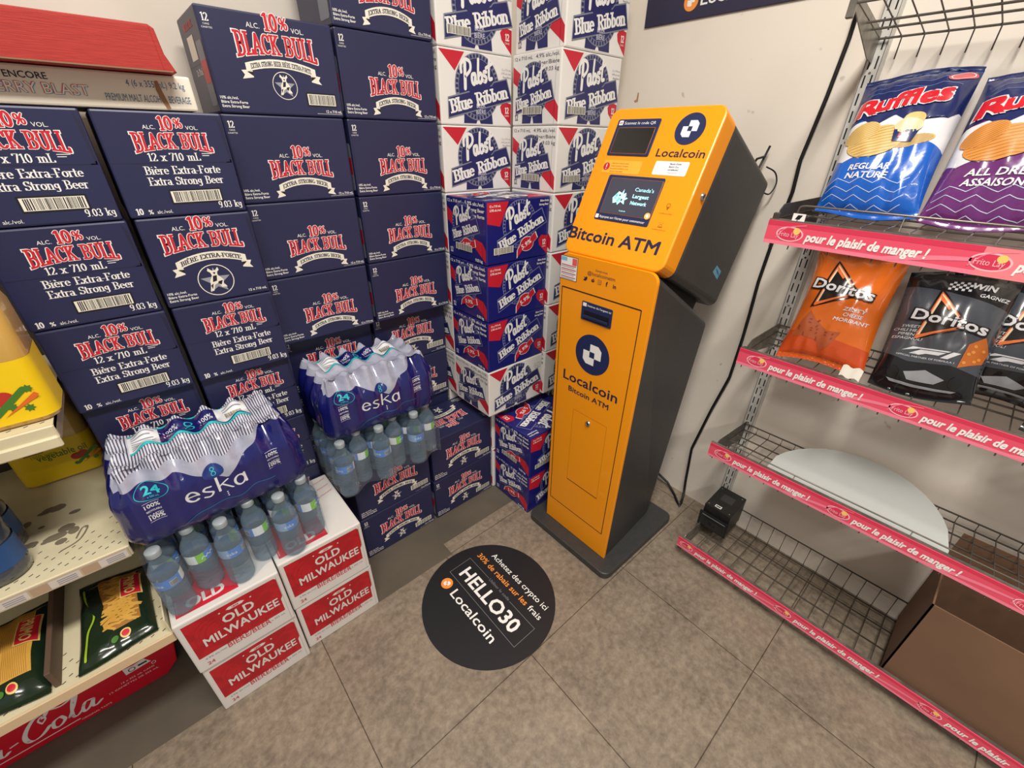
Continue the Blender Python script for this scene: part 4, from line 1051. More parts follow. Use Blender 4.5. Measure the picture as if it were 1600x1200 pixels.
def chips_face(F, W, Hh, low, lowdark, chip, flavour, seed):
    NV = mat('bag_navy', (22, 36, 92), .28, coat=.4); WT = mat('bag_white', (226, 226, 230), .25, coat=.4)
    LN = mat('bag_line', (196, 208, 236), .3)
    F.put(poly((-W/2, Hh*.30), (-W*.3, Hh*.36), (-W*.18, Hh*.33), (W*.02, Hh*.42), (W*.12, Hh*.38), (W*.3, Hh*.46), (W/2, Hh*.43), (W/2, Hh*.68), (-W/2, Hh*.60)), WT, 1)
    F.put(poly((-W/2, Hh*.0), (W/2, Hh*.0), (W/2, Hh*.43), (W*.32, Hh*.465), (W*.2, Hh*.40), (W*.1, Hh*.43), (-W*.05, Hh*.33), (-W*.2, Hh*.36), (-W*.34, Hh*.31), (-W/2, Hh*.36)), low, 2)
    F.put(poly((-W/2, Hh), (-W/2, Hh*.60), (-W*.36, Hh*.63), (-W*.22, Hh*.57), (-W*.05, Hh*.64), (W*.1, Hh*.58), (W*.3, Hh*.67), (W*.42, Hh*.62), (W/2, Hh*.69), (W/2, Hh)), NV, 2)
    rr = random.Random(seed)
    for k in range(4):
        y = Hh*(.02+.052*k); F.put(stroke(zig(-W*.46, W*.44, y, Hh*.034, W*.11, .05), .0006), LN, 3)
    for k in range(4): F.put(stroke(zig(-W*.42, W*.44, Hh*(.81+.045*k), Hh*.022, W*.13, .06), .0006), mat('bag_blue_line', (104, 124, 178), .3), 3)
    # ridged chips
    ridge = mat('ridge_'+str(seed), tuple(int(c*.8) for c in chip), .5); C = mat('chip_'+str(seed), chip, .5)
    def chip_(x, y, rx, ry, rot, L):
        F.put(xf(disc(0, 0, rx, ry, 26), dx=x, dy=y, rot=rot), C, L)
        for k in range(-4, 5):
            yy = k*ry/5; wv = rx*math.sqrt(max(0, 1-(yy/ry)**2))*.92
            F.put(xf(rect(-wv, yy-.0008, wv, yy+.0008), dx=x, dy=y, rot=rot), ridge, L+.4)
    chip_(W*.2, Hh*.46, W*.2, Hh*.035, .3, 3)
    chip_(-W*.14, Hh*.46, W*.27, Hh*.105, .25, 4)
    chip_(-W*.30, Hh*.52, W*.17, Hh*.07, .5, 5)
    # red lettering with white and navy outline
    rot = .2
    for L, b_, m in ((6, .13, WT), (7, .07, mat('bag_red', (206, 28, 44), .25, coat=.4))):
        F.text('R', -W*.44, Hh*.645, Hh*.125, m, w=W*.19, al='l', bold=b_*.8, shear=.2, rot=.1, layer=L); F.text('uffles', -W*.255, Hh*.665, Hh*.115, m, w=W*.62, al='l', bold=b_*.8, shear=.22, rot=.17, layer=L)
    F.put(xf(disc(0, 0, W*.12, Hh*.03, 20), dx=W*.37, dy=Hh*.905, rot=.3), mat('seal_coral', (206, 96, 100), .35), 4)
    F.put(xf(ring(0, 0, W*.09, W*.1, 20, .4), dx=W*.37, dy=Hh*.905, rot=.3), WT, 5)
    for k, t in enumerate(flavour): F.text(t, -W*.30, Hh*(.265-.055*k), Hh*.04, WT, al='l', bold=.03, shear=.22, rot=.05, layer=5, w=W*(.66 if len(t) > 8 else .4))
def bag_mats(key, rgb): 
    m = mat(key, rgb, .22, coat=.5); return noisy(m, 22, None, bump=.6, detail=3)
B1 = Bag('chip_bag', 'blue bag of ridged chips leaning on the wall, leftmost on its shelf', (1.345, .264, 1.257), (1.51, .284, 1.550), .205, .335, .052, bag_mats('foil_blue', (18, 92, 190)), seed=1)
chips_face(B1.F, B1.W, B1.H, bag_mats('foil_blue', 0), None, (214, 178, 106), ['REGULAR', 'NATURE'], 1)
TUB = mat('dip_tub', (214, 200, 160), .4); F = B1.F; W, Hh = B1.W, B1.H
F.put(poly((W*.02, Hh*.45), (W*.2, Hh*.45), (W*.23, Hh*.53), (W*.0, Hh*.53)), mat('bag_navy'), 6); F.put(xf(disc(0, 0, W*.13, Hh*.05, 20), dx=W*.12, dy=Hh*.555), TUB, 6); F.put(xf(disc(0, 0, W*.1, Hh*.05, 20), dx=W*.14, dy=Hh*.595, rot=.4), mat('chip_1', 0), 5.5)
F.text('Dip', W*.11, Hh*.475, Hh*.03, mat('bag_red'), bold=.06, layer=7)
B1.done()
B2 = Bag('chip_bag', 'purple bag of ridged chips beside the blue one on the same shelf', (1.345, .058, 1.257), (1.52, .066, 1.540), .212, .33, .052, bag_mats('foil_purple', (104, 44, 112)), seed=2)
chips_face(B2.F, B2.W, B2.H, bag_mats('foil_purple', 0), None, (214, 140, 62), ['ALL DRESSED', 'ASSAISONNÉES'], 2)
F = B2.F; W, Hh = B2.W, B2.H
F.put(poly((W*.1, Hh*.52), (W*.42, Hh*.55), (W*.45, Hh*.7), (W*.3, Hh*.66)), mat('bag_tomato', (206, 70, 52), .3), 5)
B2.done()
def tri_logo(F, x, y, s, rot=-.12):
    OR, WT2, BK = mat('logo_orange', (236, 120, 60), .3), mat('bag_white', 0), mat('logo_black', (20, 18, 18), .3, coat=.4)
    T3 = [(-.36, .78), (.55, -.05), (-.42, -.62)]
    def tri(k, m, L): F.put(xf(poly(*[(px*k, py*k) for px, py in T3]), s, dx=x, dy=y, rot=rot), m, L)
    tri(1.12, BK, 2); tri(.98, OR, 3); tri(.9, mat('logo_cream', (244, 214, 180), .3), 4); tri(.78, BK, 5)
    for L, b_, m in ((6, .14, BK), (7, .03, WT2)): F.text('Doritos', x+s*.1, y-s*.12, s*.3, m, w=s*1.62, bold=b_, rot=rot, layer=L)
    F.put(xf(poly((-.4, -.52), (.42, -.06), (.34, -.12), (-.38, -.62)), s, dx=x, dy=y, rot=rot+.02), OR, 8)
    F.put(xf(poly((-.33, .66), (-.28, .5), (-.02, .28), (.0, .34)), s, dx=x, dy=y, rot=rot), OR, 8)
C1 = Bag('chip_bag', 'orange bag of corn chips on the wire shelf under the blue bag', (1.335, .232, .874), (1.485, .252, 1.154), .203, .320, .05, bag_mats('foil_orange', (222, 108, 30)), seed=5)
F, W, Hh = C1.F, C1.W, C1.H
F.put(poly((-W/2, 0), (W/2, 0), (W/2, Hh*.2), (-W/2, Hh*.24)), mat('foil_burnt', (204, 78, 30), .24, coat=.5), 1)
tri_logo(F, -W*.08, Hh*.63, W*.46)
for k, (t, wd) in enumerate((('ZESTY', .26), ('CHEESE', .22), ('MORDANT', .4))): F.text(t, W*.2, Hh*(.46-.045*k), Hh*.03, mat('bag_white'), w=W*wd, bold=.02, shear=.2, layer=3)
CB = mat('corn_chip', (176, 86, 46), .55); CD2 = mat('corn_chip_dark', (140, 62, 34), .6)
for x, y, r, a in ((-W*.25, Hh*.30, W*.24, .3), (-W*.02, Hh*.22, W*.2, 1.0), (-W*.2, Hh*.24, W*.17, 2.0)):
    F.put(xf(poly((-.9, -.5), (-.2, -.62), (.85, -.42), (.35, .2), (.05, .8), (-.3, .4)), r, dx=x, dy=y, rot=a), CB, 2+a*.2)
    for k in range(6): F.put(xf(disc(0, 0, r*.1, r*.05, 8), dx=x+r*.5*math.sin(k*2.1), dy=y+r*.3*math.cos(k*1.7), rot=k), CD2, 3+a*.2)
C1.done()
def black_bag(base, topc, label, seed, full=True):
    g = Bag('chip_bag', label, base, topc, .195, .302, .05, bag_mats('foil_black', (24, 24, 27)), seed=seed)
    F, W, Hh = g.F, g.W, g.H; GR2 = mat('foil_graphite', (72, 76, 84), .26, coat=.5)
    F.put(poly((-W/2, Hh*.28), (-W*.2, Hh*.24), (W*.2, Hh*.26), (W/2, Hh*.22), (W/2, Hh*.74), (-W/2, Hh*.86)), GR2, 1)
    for i in range(7):
        for j in range(4):
            if (i+j) % 2 == 0: F.put(xf(rect(0, 0, W*.028, W*.028), dx=-W*.1+i*W*.03, dy=Hh*.83+j*W*.03), mat('bag_white'), 2)
    F.text('WIN', W*.2, Hh*.86, Hh*.05, mat('bag_white'), bold=.05, shear=.2); F.text('GAGNEZ', W*.32, Hh*.80, Hh*.03, mat('bag_white'), bold=.02, shear=.2)
    tri_logo(F, -W*.02, Hh*.58, W*.44)
    for k, (t, wd) in enumerate((('SWEET', .18), ('CHILI HEAT!', .32), ('PIMENT', .2), ('ESPAGNOL!', .3))): F.text(t, -W*.3, Hh*(.50-.032*k), Hh*.022, mat('bag_white'), w=W*wd, shear=.2, layer=3)
    BW = mat('bag_white')
    F.put(poly((-W*.34, Hh*.30), (-W*.22, Hh*.30), (-W*.12, Hh*.34), (W*.12, Hh*.34), (W*.06, Hh*.315), (-W*.06, Hh*.315), (-W*.12, Hh*.30)), BW, 3)
    F.put(poly((-W*.3, Hh*.315), (-W*.2, Hh*.355), (W*.16, Hh*.355), (W*.13, Hh*.345), (-W*.14, Hh*.345)), BW, 4); F.put(poly((W*.08, Hh*.30), (W*.18, Hh*.355), (W*.25, Hh*.355), (W*.15, Hh*.30)), BW, 3)
    F.text('OFFICIAL PARTNER OF FORMULA 1', -W*.06, Hh*.275, Hh*.013, BW, w=W*.56, layer=3)
    F.put(xf(poly((-.5, -.9), (.5, -.4), (.6, .3), (.2, 1.1), (-.4, .5)), W*.2, dx=W*.36, dy=Hh*.37), mat('chip_rust', (196, 104, 34), .5), 3)
    for k in range(7): F.put(disc(W*(.3+.13*math.sin(k*2.2)**2), Hh*(.3+.022*k), W*.018, n=8), mat('chip_gold', (226, 150, 60), .5), 4)
    CARB = mat('car_grey', (150, 152, 158), .25, coat=.5)
    F.put(poly((-W*.2, Hh*.16), (W*.0, Hh*.2), (W*.2, Hh*.15), (W*.12, Hh*.11), (-W*.14, Hh*.11)), CARB, 3); F.put(poly((-W*.34, Hh*.09), (W*.34, Hh*.08), (W*.3, Hh*.065), (-W*.3, Hh*.07)), CARB, 3)
    F.put(disc(-W*.3, Hh*.14, W*.06, Hh*.045, 16), mat('logo_black'), 3); F.put(disc(W*.3, Hh*.14, W*.06, Hh*.045, 16), mat('logo_black'), 3)
    g.done()
black_bag((1.340, .018, .874), (1.485, .046, 1.134), 'black bag of corn chips in front of another, on the shelf with the orange bag', 8)
black_bag((1.447, -.108, .874), (1.532, -.100, 1.135), 'black bag of corn chips partly hidden behind the front black one', 11)
g = Bag('chip_bag', 'black and red chip bag slumped at the right edge, on the shelf with orange bag', (1.315, -.262, .872), (1.50, -.265, 1.02), .21, .245, .05, mat('foil_black'), seed=14)
F, W, Hh = g.F, g.W, g.H
F.put(poly((-W*.3, Hh*.12), (W*.3, Hh*.1), (W*.4, Hh*.6), (-W*.2, Hh*.7)), mat('foil_maroon', (120, 34, 30), .26, coat=.5), 1); F.put(disc(-W*.12, Hh*.34, W*.1, n=14), mat('chip_rust'), 2); g.done()
# paper tag by the orange bag
b = MB(); b.grid([[(1.300+.012*j/4, .172-.045*i/8, .880+.026*j/4+.003*math.sin(i*1.3)) for i in range(9)] for j in range(5)], mat('crumpled_paper', (214, 208, 196), .7)); b.grid([[(1.3012+.012*j/4, .172-.045*i/8, .880+.026*j/4+.003*math.sin(i*1.3)) for i in range(9)] for j in range(5)], mat('crumpled_paper'), flip=True)
tag(b.build('paper_tag'), 'small blank white paper tag at the foot of the orange bag', 'paper tag')
b = MB(); b.box((1.222, .345, 1.246), (1.2235, .372, 1.262), WHITE, 0); F = Face(b, (1.222, .372, 1.246), (0, -1, 0), (0, 0, 1)); F.put(poly((.006, .003), (.016, .003), (.021, .013), (.011, .013)), BLACK, 1)
o = b.build('shelf_tag', SH2); o.location = Vector((-1.40, -YS0, -1.248))
# white plastic sheet with a round edge
def sheet():
    b = MB(); top, bot = [], []
    P = [(1.2905, .249)]+[(1.2905+.262*math.sin(math.radians(a))**.8, .034+.226*math.cos(math.radians(a))) for a in range(18, 168, 10)]+[(1.33, -.190), (1.2905, -.187)]
    def z(x, y): return .5035+.030*max(0, (x-1.2905)/.262)**1.6+.006*math.sin((y+.2)*7)
    cx = (1.2905, .03); R = 9
    rows = [[Vector((cx[0]+(x-cx[0])*k/R, cx[1]+(y-cx[1])*k/R, 0)) for x, y in P] for k in range(0, R+1)]
    m = mat('white_plastic', (192, 195, 193), .3)
    for dz, fl in ((.0022, False), (0, True)):
        b.grid([[Vector((v.x, v.y, z(v.x, v.y)+dz)) for v in r_] for r_ in rows], m, flip=not fl)
    e = rows[-1]; b.grid([[Vector((v.x, v.y, z(v.x, v.y)+dz)) for v in e] for dz in (0, .0022)], m)
    tag(b.build('plastic_sheet'), 'white half-round plastic sheet lying on the wire shelf second from the bottom', 'plastic sheet')
sheet()
# black metal box on the lowest shelf
def device():
    z0 = .070
    root = thing('electronics_box', 'small black metal box with a socket panel, at the left end of the lowest shelf', 'electronics box', (1.44, .360, z0))
    BK = noisy(mat('black_steel_box', (40, 39, 38), .45, .2), 40, (34, 33, 32), .4, .6)
    b = MB(); b.prism([(1.392, z0), (1.392, z0+.105), (1.525, z0+.115), (1.525, z0)], (Vector((0, 0, 0)), Vector((1, 0, 0)), Vector((0, 0, 1)), Vector((0, -1, 0))), -.403, -.302, BK, .002)
    F = Face(b, (1.392, .403, z0+.105), (0, -1, 0), (.133, 0, .010))
    F.put(rect(.032, .012, .056, .026), WHITE, 1); F.put(rect(.035, .016, .053, .022), BLACK, 2); F.put(rect(.03, .06, .075, .1), mat('faint_panel', (56, 56, 56), .4), 1)
    for x, y in ((.01, .012), (.09, .012), (.01, .12), (.09, .12)): F.put(disc(x, y, .0025, n=10), CHROME, 1)
    o = b.build('housing', root); o.location = (-1.44, -.352, -z0)
    b = MB(); b.prism([(-.006, -.004), (.106, -.004), (.106, .07), (-.006, .07)], (Vector((1.389, .403, z0+.006)), Vector((0, -1, 0)), Vector((-.06, 0, 1)).normalized(), Vector((-1, 0, -.06)).normalized()), 0, .006, mat('panel_black', (20, 21, 24), .3), .001)
    F = Face(b, Vector((1.389, .403, z0+.006))+Vector((-1, 0, -.06)).normalized()*.006, (0, -1, 0), (-.06, 0, 1))
    F.put(frame_(.004, .004, .096, .062, .002), mat('faint_panel'), 1); F.put(rect(.004, .056, .096, .060), mat('panel_grey', (130, 134, 140), .35), 1)
    for k in range(4): F.put(rect(.01, .012+.009*k, .09, .0125+.009*k), mat('panel_grey'), 1)
    F.put(rect(.036, .018, .048, .034), BLACK, 2); F.put(disc(.058, .024, .006, n=12), BLACK, 2)
    o = b.build('socket_panel', root, (-1.44, -.352, -z0)); 
device()
# brown carton, open at the top
def carton_open():
    KR = noisy(mat('kraft_card', (120, 90, 68), .85), 6, (110, 82, 62), .3, .7)
    root = thing('cardboard_box', 'open brown cardboard box on the lowest wire shelf at the right', 'cardboard box', (1.37, -.43, .071))
    x0, x1, y0, y1, z0, z1, t = 1.262, 1.512, -.72, -.214, .071, .385, .004
    b = MB(); b.box((x0, y0, z0), (x1, y1, z0+t), KR)
    b.box((x0, y0, z0), (x0+t, y1, z1), KR); b.box((x1-t, y0, z0), (x1, y1, z1), KR); b.box((x0, y0, z0), (x1, y0+t, z1), KR); b.box((x0, y1-t, z0), (x1, y1, z1), KR)
    b.build('body', root, (-1.37, .43, -.071))
    b = MB(); b.prism([(0, 0), (.085, .012), (.085, .015), (0, .003)], (Vector((x1-.006, 0, z1-.001)), Vector((0.1, 0, 1)).normalized(), Vector((-1, 0, .1)).normalized(), Vector((0, -1, 0))), -y1+.002, -y0, KR); b.build('flap', root, (-1.37, .43, -.071))
carton_open()

# ------------------------------------------------------------------ water packs
def film_mats():
    nv = mat('navy_film', (20, 24, 98), .2, coat=.7); noisy(nv, 30, None, bump=.35, detail=3)
    gl = mat('milky_film', (176, 178, 196), .16, coat=.6); noisy(gl, 34, (150, 154, 176), .3, .7, .2, 3)
    st = mat('striped_film', (200, 200, 212), .2, coat=.5); n, l, b = nodes(st)
    tc = n.new('ShaderNodeTexCoord'); wv = n.new('ShaderNodeTexWave'); wv.bands_direction = 'X'; wv.inputs['Scale'].default_value = 56
    wv.inputs['Distortion'].default_value = 1.6; wv.inputs['Detail'].default_value = 1; wv.inputs['Detail Scale'].default_value = .5
    l.new(tc.outputs['Object'], wv.inputs['Vector'])
    r = n.new('ShaderNodeValToRGB'); r.color_ramp.elements[0].position = .36; r.color_ramp.elements[1].position = .5
    r.color_ramp.elements[0].color = lin((74, 78, 108))+(1,); r.color_ramp.elements[1].color = lin((204, 204, 216))+(1,)
    l.new(wv.outputs['Fac'], r.inputs[0]); l.new(r.outputs[0], b.inputs['Base Color'])
    def clear(key, col, fac, rough):
        m = bpy.data.materials.new(key); m.use_nodes = True; n, l = m.node_tree.nodes, m.node_tree.links
        b = n['Principled BSDF']; b.inputs['Base Color'].default_value = lin(col)+(1,); b.inputs['Roughness'].default_value = rough
        t = n.new('ShaderNodeBsdfTransparent'); t.inputs[0].default_value = (.9, .94, .97, 1)
        fr = n.new('ShaderNodeLayerWeight'); fr.inputs['Blend'].default_value = .35
        mp = n.new('ShaderNodeMapRange'); mp.inputs['To Min'].default_value = fac; mp.inputs['To Max'].default_value = min(1, fac+(.5 if fac > .1 else .3))
        l.new(fr.outputs['Facing'], mp.inputs['Value'])
        x = n.new('ShaderNodeMixShader'); l.new(mp.outputs[0], x.inputs[0]); l.new(t.outputs[0], x.inputs[1]); l.new(b.outputs[0], x.inputs[2])
        l.new(x.outputs[0], n['Material Output'].inputs[0]); MATS[key] = m
        return m
    return nv, gl, st, clear('clear_bottle', (132, 152, 166), .22, .05), clear('clear_film', (200, 205, 215), .015, .10)
NVF, MLK, STR, BOT, CLR = film_mats()
TEAL = mat('teal_print', (40, 186, 196), .35)
def bottle_meshes():
    b = MB(); R = .0293
    prof = [(.002, .004), (.018, .0), (R-.002, .004), (R, .012)]
    z = .02
    while z < .085: prof += [(R, z), (R-.0018, z+.004), (R-.0018, z+.006), (R, z+.010)]; z += .013
    prof += [(R-.001, .098), (R-.001, .128), (R, .134), (R-.001, .142), (R-.006, .155), (R-.014, .170), (.0135, .180), (.0125, .184), (.0145, .186), (.0125, .188)]
    b.lathe(prof, BOT, 22)
    body = b.mesh('bottle')
    b = MB(); CAPM = mat('grey_white_cap', (150, 160, 166), .35)
    b.lathe([(.0145, .187), (.0150, .189), (.0150, .200), (.0140, .2020), (.002, .2022)], CAPM, 24); cap = b.mesh('cap')
    b = MB(); r = R-.0003; n = 30
    cols = [mat('label_blue', (92, 140, 214), .35)]*9+[mat('label_white', (236, 238, 240), .4)]*4+[mat('label_green', (140, 208, 76), .4)]*3+[mat('label_blue')]*8+[mat('label_pale', (150, 180, 214), .4)]*6
    for k in range(n):
        a0, a1 = 2*PI*k/n, 2*PI*(k+1)/n
        f = b.face([(r*math.cos(a0), r*math.sin(a0), .099), (r*math.cos(a1), r*math.sin(a1), .099), (r*math.cos(a1), r*math.sin(a1), .127), (r*math.cos(a0), r*math.sin(a0), .127)], cols[k])
    F = Face(b, fn=lambda x, y, d: Vector(((r+d)*math.cos(x/r), (r+d)*math.sin(x/r), .099+y)), maxlen=.004)
    barcode(F, r*1.05, .005, .016, .016, layer=1, frame=False); F.text('eska', r*.2, .009, .010, mat('label_white'), layer=1); F.put(stroke(zig(r*3.1, r*4.6, .01, .006, .005), .0012), mat('label_white'), 1)
    lab = b.mesh('label')
    return body, cap, lab
BODY, CAP, LAB = bottle_meshes()
def bottle_pack(label, x0, sp, y0, z0):
    root = thing('water_bottle_pack', label, 'bottle pack', (x0+2.5*sp, y0+.1, z0), 0, 'packs of clear water bottles')
    rr = random.Random(int(x0*1000))
    for r in range(4):
        for k in range(6):
            x = x0+sp*k; y = y0+(.034 if k % 2 else 0)+.0613*r
            o = link('bottle', BODY, root, (x-root.location.x, y-root.location.y, 0)); o.rotation_euler.z = rr.uniform(1.5, 2.7) if (k+r) % 2 else rr.uniform(3.3, 4.6)
            link('cap', CAP, o); link('label', LAB, o)
    b = MB(); P = []
    n = 72; w = 5*sp
    for i in range(n+1):
        x = -2.5*sp-.030+(w+.060)*i/n; ph = (x+2.5*sp)/(2*sp)*2*PI
        yy = -.1-.0312+.030*(.5-.5*math.cos(ph)) if -2.5*sp-.03 < x < 2.5*sp+.03 else -.07
        P.append((x, yy))
    P = [(-2.5*sp-.0315, .14), (-2.5*sp-.0315, .05), (-2.5*sp-.0315, -.07)]+P[1:-1]+[(2.5*sp+.0315, -.03), (2.5*sp+.0315, .08), (2.5*sp+.0315, .14)]
    b.grid([[Vector((x, y, .004+.16*j/5)) for x, y in P] for j in range(6)], CLR); b.build('shrink_film', root)
    return root
def wrapped_pack(label, cx, y0, z0, w, D, rz=0, seed=1):
    root = thing('wrapped_water_pack', label, 'water pack', (cx, y0+D/2, z0), rz, 'wrapped water packs')
    h = .190; p = .0625; hw = w/2; rad = .034; hd0 = -D/2+.045
    def zt(x, y):
        return h-.009+.019*((.5+.5*math.cos(2*PI*(x-.03)/p))*(.5+.5*math.cos(2*PI*(y-hd0)/p)))+.003*noise.noise(Vector((x*14, y*14, seed)))
    def disp(s, z):
        a = min(1, max(0, (z-.0)/.02)); sc = (.5-.5*math.cos(2*PI*(s-.03)/p))
        q = max(0, (z-.115)/.07)
        return .006*sc*a+.026*q**1.5+.026*sc*min(q, 1)+.0035*noise.noise(Vector((s*12, z*20, seed)))+.012*max(0, 1-z/.03)**2
    # perimeter of a rounded rectangle, counter-clockwise from the front left, with outward normals
    per = []
    def seg(x0_, y0_, x1_, y1_, nx, ny, n):
        for k in range(n): t = k/n; per.append((x0_+(x1_-x0_)*t, y0_+(y1_-y0_)*t, nx, ny))
    def arc(cx_, cy_, a0):
        for k in range(6): a = math.radians(a0+90*k/6); per.append((cx_+rad*math.cos(a), cy_+rad*math.sin(a), math.cos(a), math.sin(a)))
    hd = D/2
    seg(-hw+rad, -hd, hw-rad, -hd, 0, -1, 66); arc(hw-rad, -hd+rad, 270); seg(hw, -hd+rad, hw, hd-rad, 1, 0, 44); arc(hw-rad, hd-rad, 0)
    seg(hw-rad, hd, -hw+rad, hd, 0, 1, 66); arc(-hw+rad, hd-rad, 90); seg(-hw, hd-rad, -hw, -hd+rad, -1, 0, 44); arc(-hw+rad, -hd+rad, 180)
    def zb(x, y, nx, ny):
        f = .098+(.095*(x-.018)/.11 if x > .018 else (.055*min(1, (.018-x)/.09)))
        return min(f, h*.985) if ny < -.3 else (min(h*.985, .17) if abs(nx) > .5 else .15)
    n = len(per); cols = []
    for x, y, nx, ny in per+[per[0]]:
        s = x if abs(ny) > abs(nx) else y
        b_ = zb(x, y, nx, ny); top = None; c = []
        for k in range(10): c.append((b_*k/9, 0))
        for k in range(1, 9): c.append((b_+(h-b_)*k/8, 1))
        col = []
        for z, m in c:
            d = disp(s, z); px, py = x-nx*d, y-ny*d
            zz = z+(zt(px, py)-h)*max(0, (z-.12)/(h-.12))
            col.append(Vector((px, py, zz)))
        cols.append(col)
    b = MB()
    b.grid([[cols[i][j] for i in range(n+1)] for j in range(10)], NVF)
    b.grid([[cols[i][j] for i in range(n+1)] for j in range(9, 15)], MLK)
    b.grid([[cols[i][j] for i in range(n+1)] for j in range(14, 18)], STR if seed == 1 else MLK)
    rim = [cols[i][-1] for i in range(n+1)]; R = 26
    rows = []
    for k in range(R+1):
        t = 1-k/R; row = []
        for v in rim:
            x, y = v.x*t, v.y*t; e = min(1, (1-t)*6)
            row.append(Vector((x, y, zt(x, y) if t < 1 else v.z)))
        rows.append(row)
    b.grid(rows, STR if seed == 1 else MLK)
    b.face([cols[i][0] for i in range(n)][::-1], NVF)
    F = Face(b, fn=lambda x, z, d: Vector((x, -hd+disp(x, z)-d, z)), maxlen=.006, eps=.0004)
    WF = mat('film_white', (226, 228, 234), .25, coat=.4)
    F0 = F.fn; F.fn = lambda x, z, d: F0(x, z-.014, d)
    F.put(ring(-.119, .146, .0285, .0300, 40, .62), TEAL, 1); F.text('24', -.119, .140, .0175, TEAL, bold=.03, w=.03, layer=1); F.text('x 500 mL', -.119, .133, .004, TEAL, layer=1)
    # rounded lower-case lettering
    k = .041; x = -.073
    F.put(xf(join(stroke([(.1, .34), (.62, .4)], .05, .035), stroke(arcpts(.36, .34, .28, .33, 8, 318, 16), .07, .05)), k, dx=x, dy=.080), WF, 1)
    F.put(xf(stroke(smooth([(1.28, .62), (1.02, .68), (.9, .52), (1.1, .36), (1.3, .2), (1.14, .01), (.86, .07)], 5), .06, .045), k, dx=x, dy=.080), WF, 1)
    F.put(xf(join(stroke([(1.62, 0), (1.64, .98)], .065, .03), stroke([(1.66, .32), (2.16, .68)], .045, .03), stroke([(1.82, .42), (2.26, .02)], .065, .03)), k, dx=x, dy=.080), WF, 1)
    F.put(xf(join(stroke(arcpts(2.72, .33, .27, .33, 0, 360, 18), .065, .045), stroke([(3.0, .66), (3.02, .0)], .06, .03)), k, dx=x, dy=.080), WF, 1)
    for k in range(3): F.put(disc(.006, .071-.0055*k, .0017, n=8), WF, 1)
    F.put(stroke(smooth([(-.09, .035), (-.03, .052), (.03, .05), (.07, .062), (.11, .06)], 6), .0009), mat('deep_teal_line', (30, 110, 150), .35), 1)
    F.put(disc(-.006, .137, .0215, .0165, 26), mat('film_blue', (24, 50, 120), .25, coat=.5), 1); F.put(join(ring(-.006, .142, .003, .0045, 14), ring(-.006, .1325, .0035, .005, 14)), TEAL, 2)
    for cx_, cz in ((-.128, .098), (.118, .110)):
        for j, (t, hgt) in enumerate((('100%', .0105), ('RECYCLABLE', .0045), ('PLASTIC', .0045), ('100%', .0105))): F.text(t, cx_, cz+.012-.0105*j, hgt, WF, w=.027, bold=.02, layer=1)
        for dz in (.026, -.024): F.put(rect(cx_-.015, cz+dz, cx_+.015, cz+dz+.0008), WF, 1)
    T2 = Face(b, fn=lambda x, y, d: Vector((x, y, zt(x, y)+d)), maxlen=.006, eps=.0005)
    y0_, y1_ = -.024, .064
    T2.put(rect(-.130, y0_, .116, y1_), NVF, 1); T2.put(join(rect(-.130, y0_, .116, y0_+.006), rect(-.13, y1_-.007, .116, y1_)), TEAL, 2)
    T2.put(rect(-.130, y0_+.006, -.072, y1_-.010), WF, 3); T2.put(rect(.046, y0_+.010, .116, y1_-.004), WF, 3)
    for j in range(7): T2.put(rect(-.124, y0_+.012+.009*j, -.078-.004*(j % 3), y0_+.0145+.009*j), GREYP, 4)
    barcode(T2, .062, y0_+.022, .042, .028, layer=4, frame=False)
    for j in range(2): T2.put(rect(.062, y1_-.030+.011*j, .106, y1_-.027+.011*j), GREYP, 4)
    T2.put(join(ring(-.012, .030, .006, .0085, 16), ring(-.012, .010, .0075, .010, 16)), TEAL, 3)
    for cx_ in (-.048, .026): T2.text('100%', cx_, .022, .012, WF, w=.03, rot=.2, layer=3); T2.text('100%', cx_, .004, .012, WF, w=.03, rot=.2, layer=3)
    o = b.build('film', root)
    return root
ZT = .3992
bottle_pack('clear water bottles in shrink film, standing on the red and white cartons', -.172, .0655, 1.006, ZT)
bottle_pack('clear water bottles in shrink film, standing on the low navy cartons', .298, .0635, 1.121, ZT)
wrapped_pack('navy shrink-wrapped water pack with striped top, nearer the left shelf', -.011, 1.018, ZT+.2032, .388, .245, .02, 1)
wrapped_pack('navy shrink-wrapped water pack with striped top, in front of the navy stacks', .463, 1.122, ZT+.2032, .378, .252, -.015, 2)

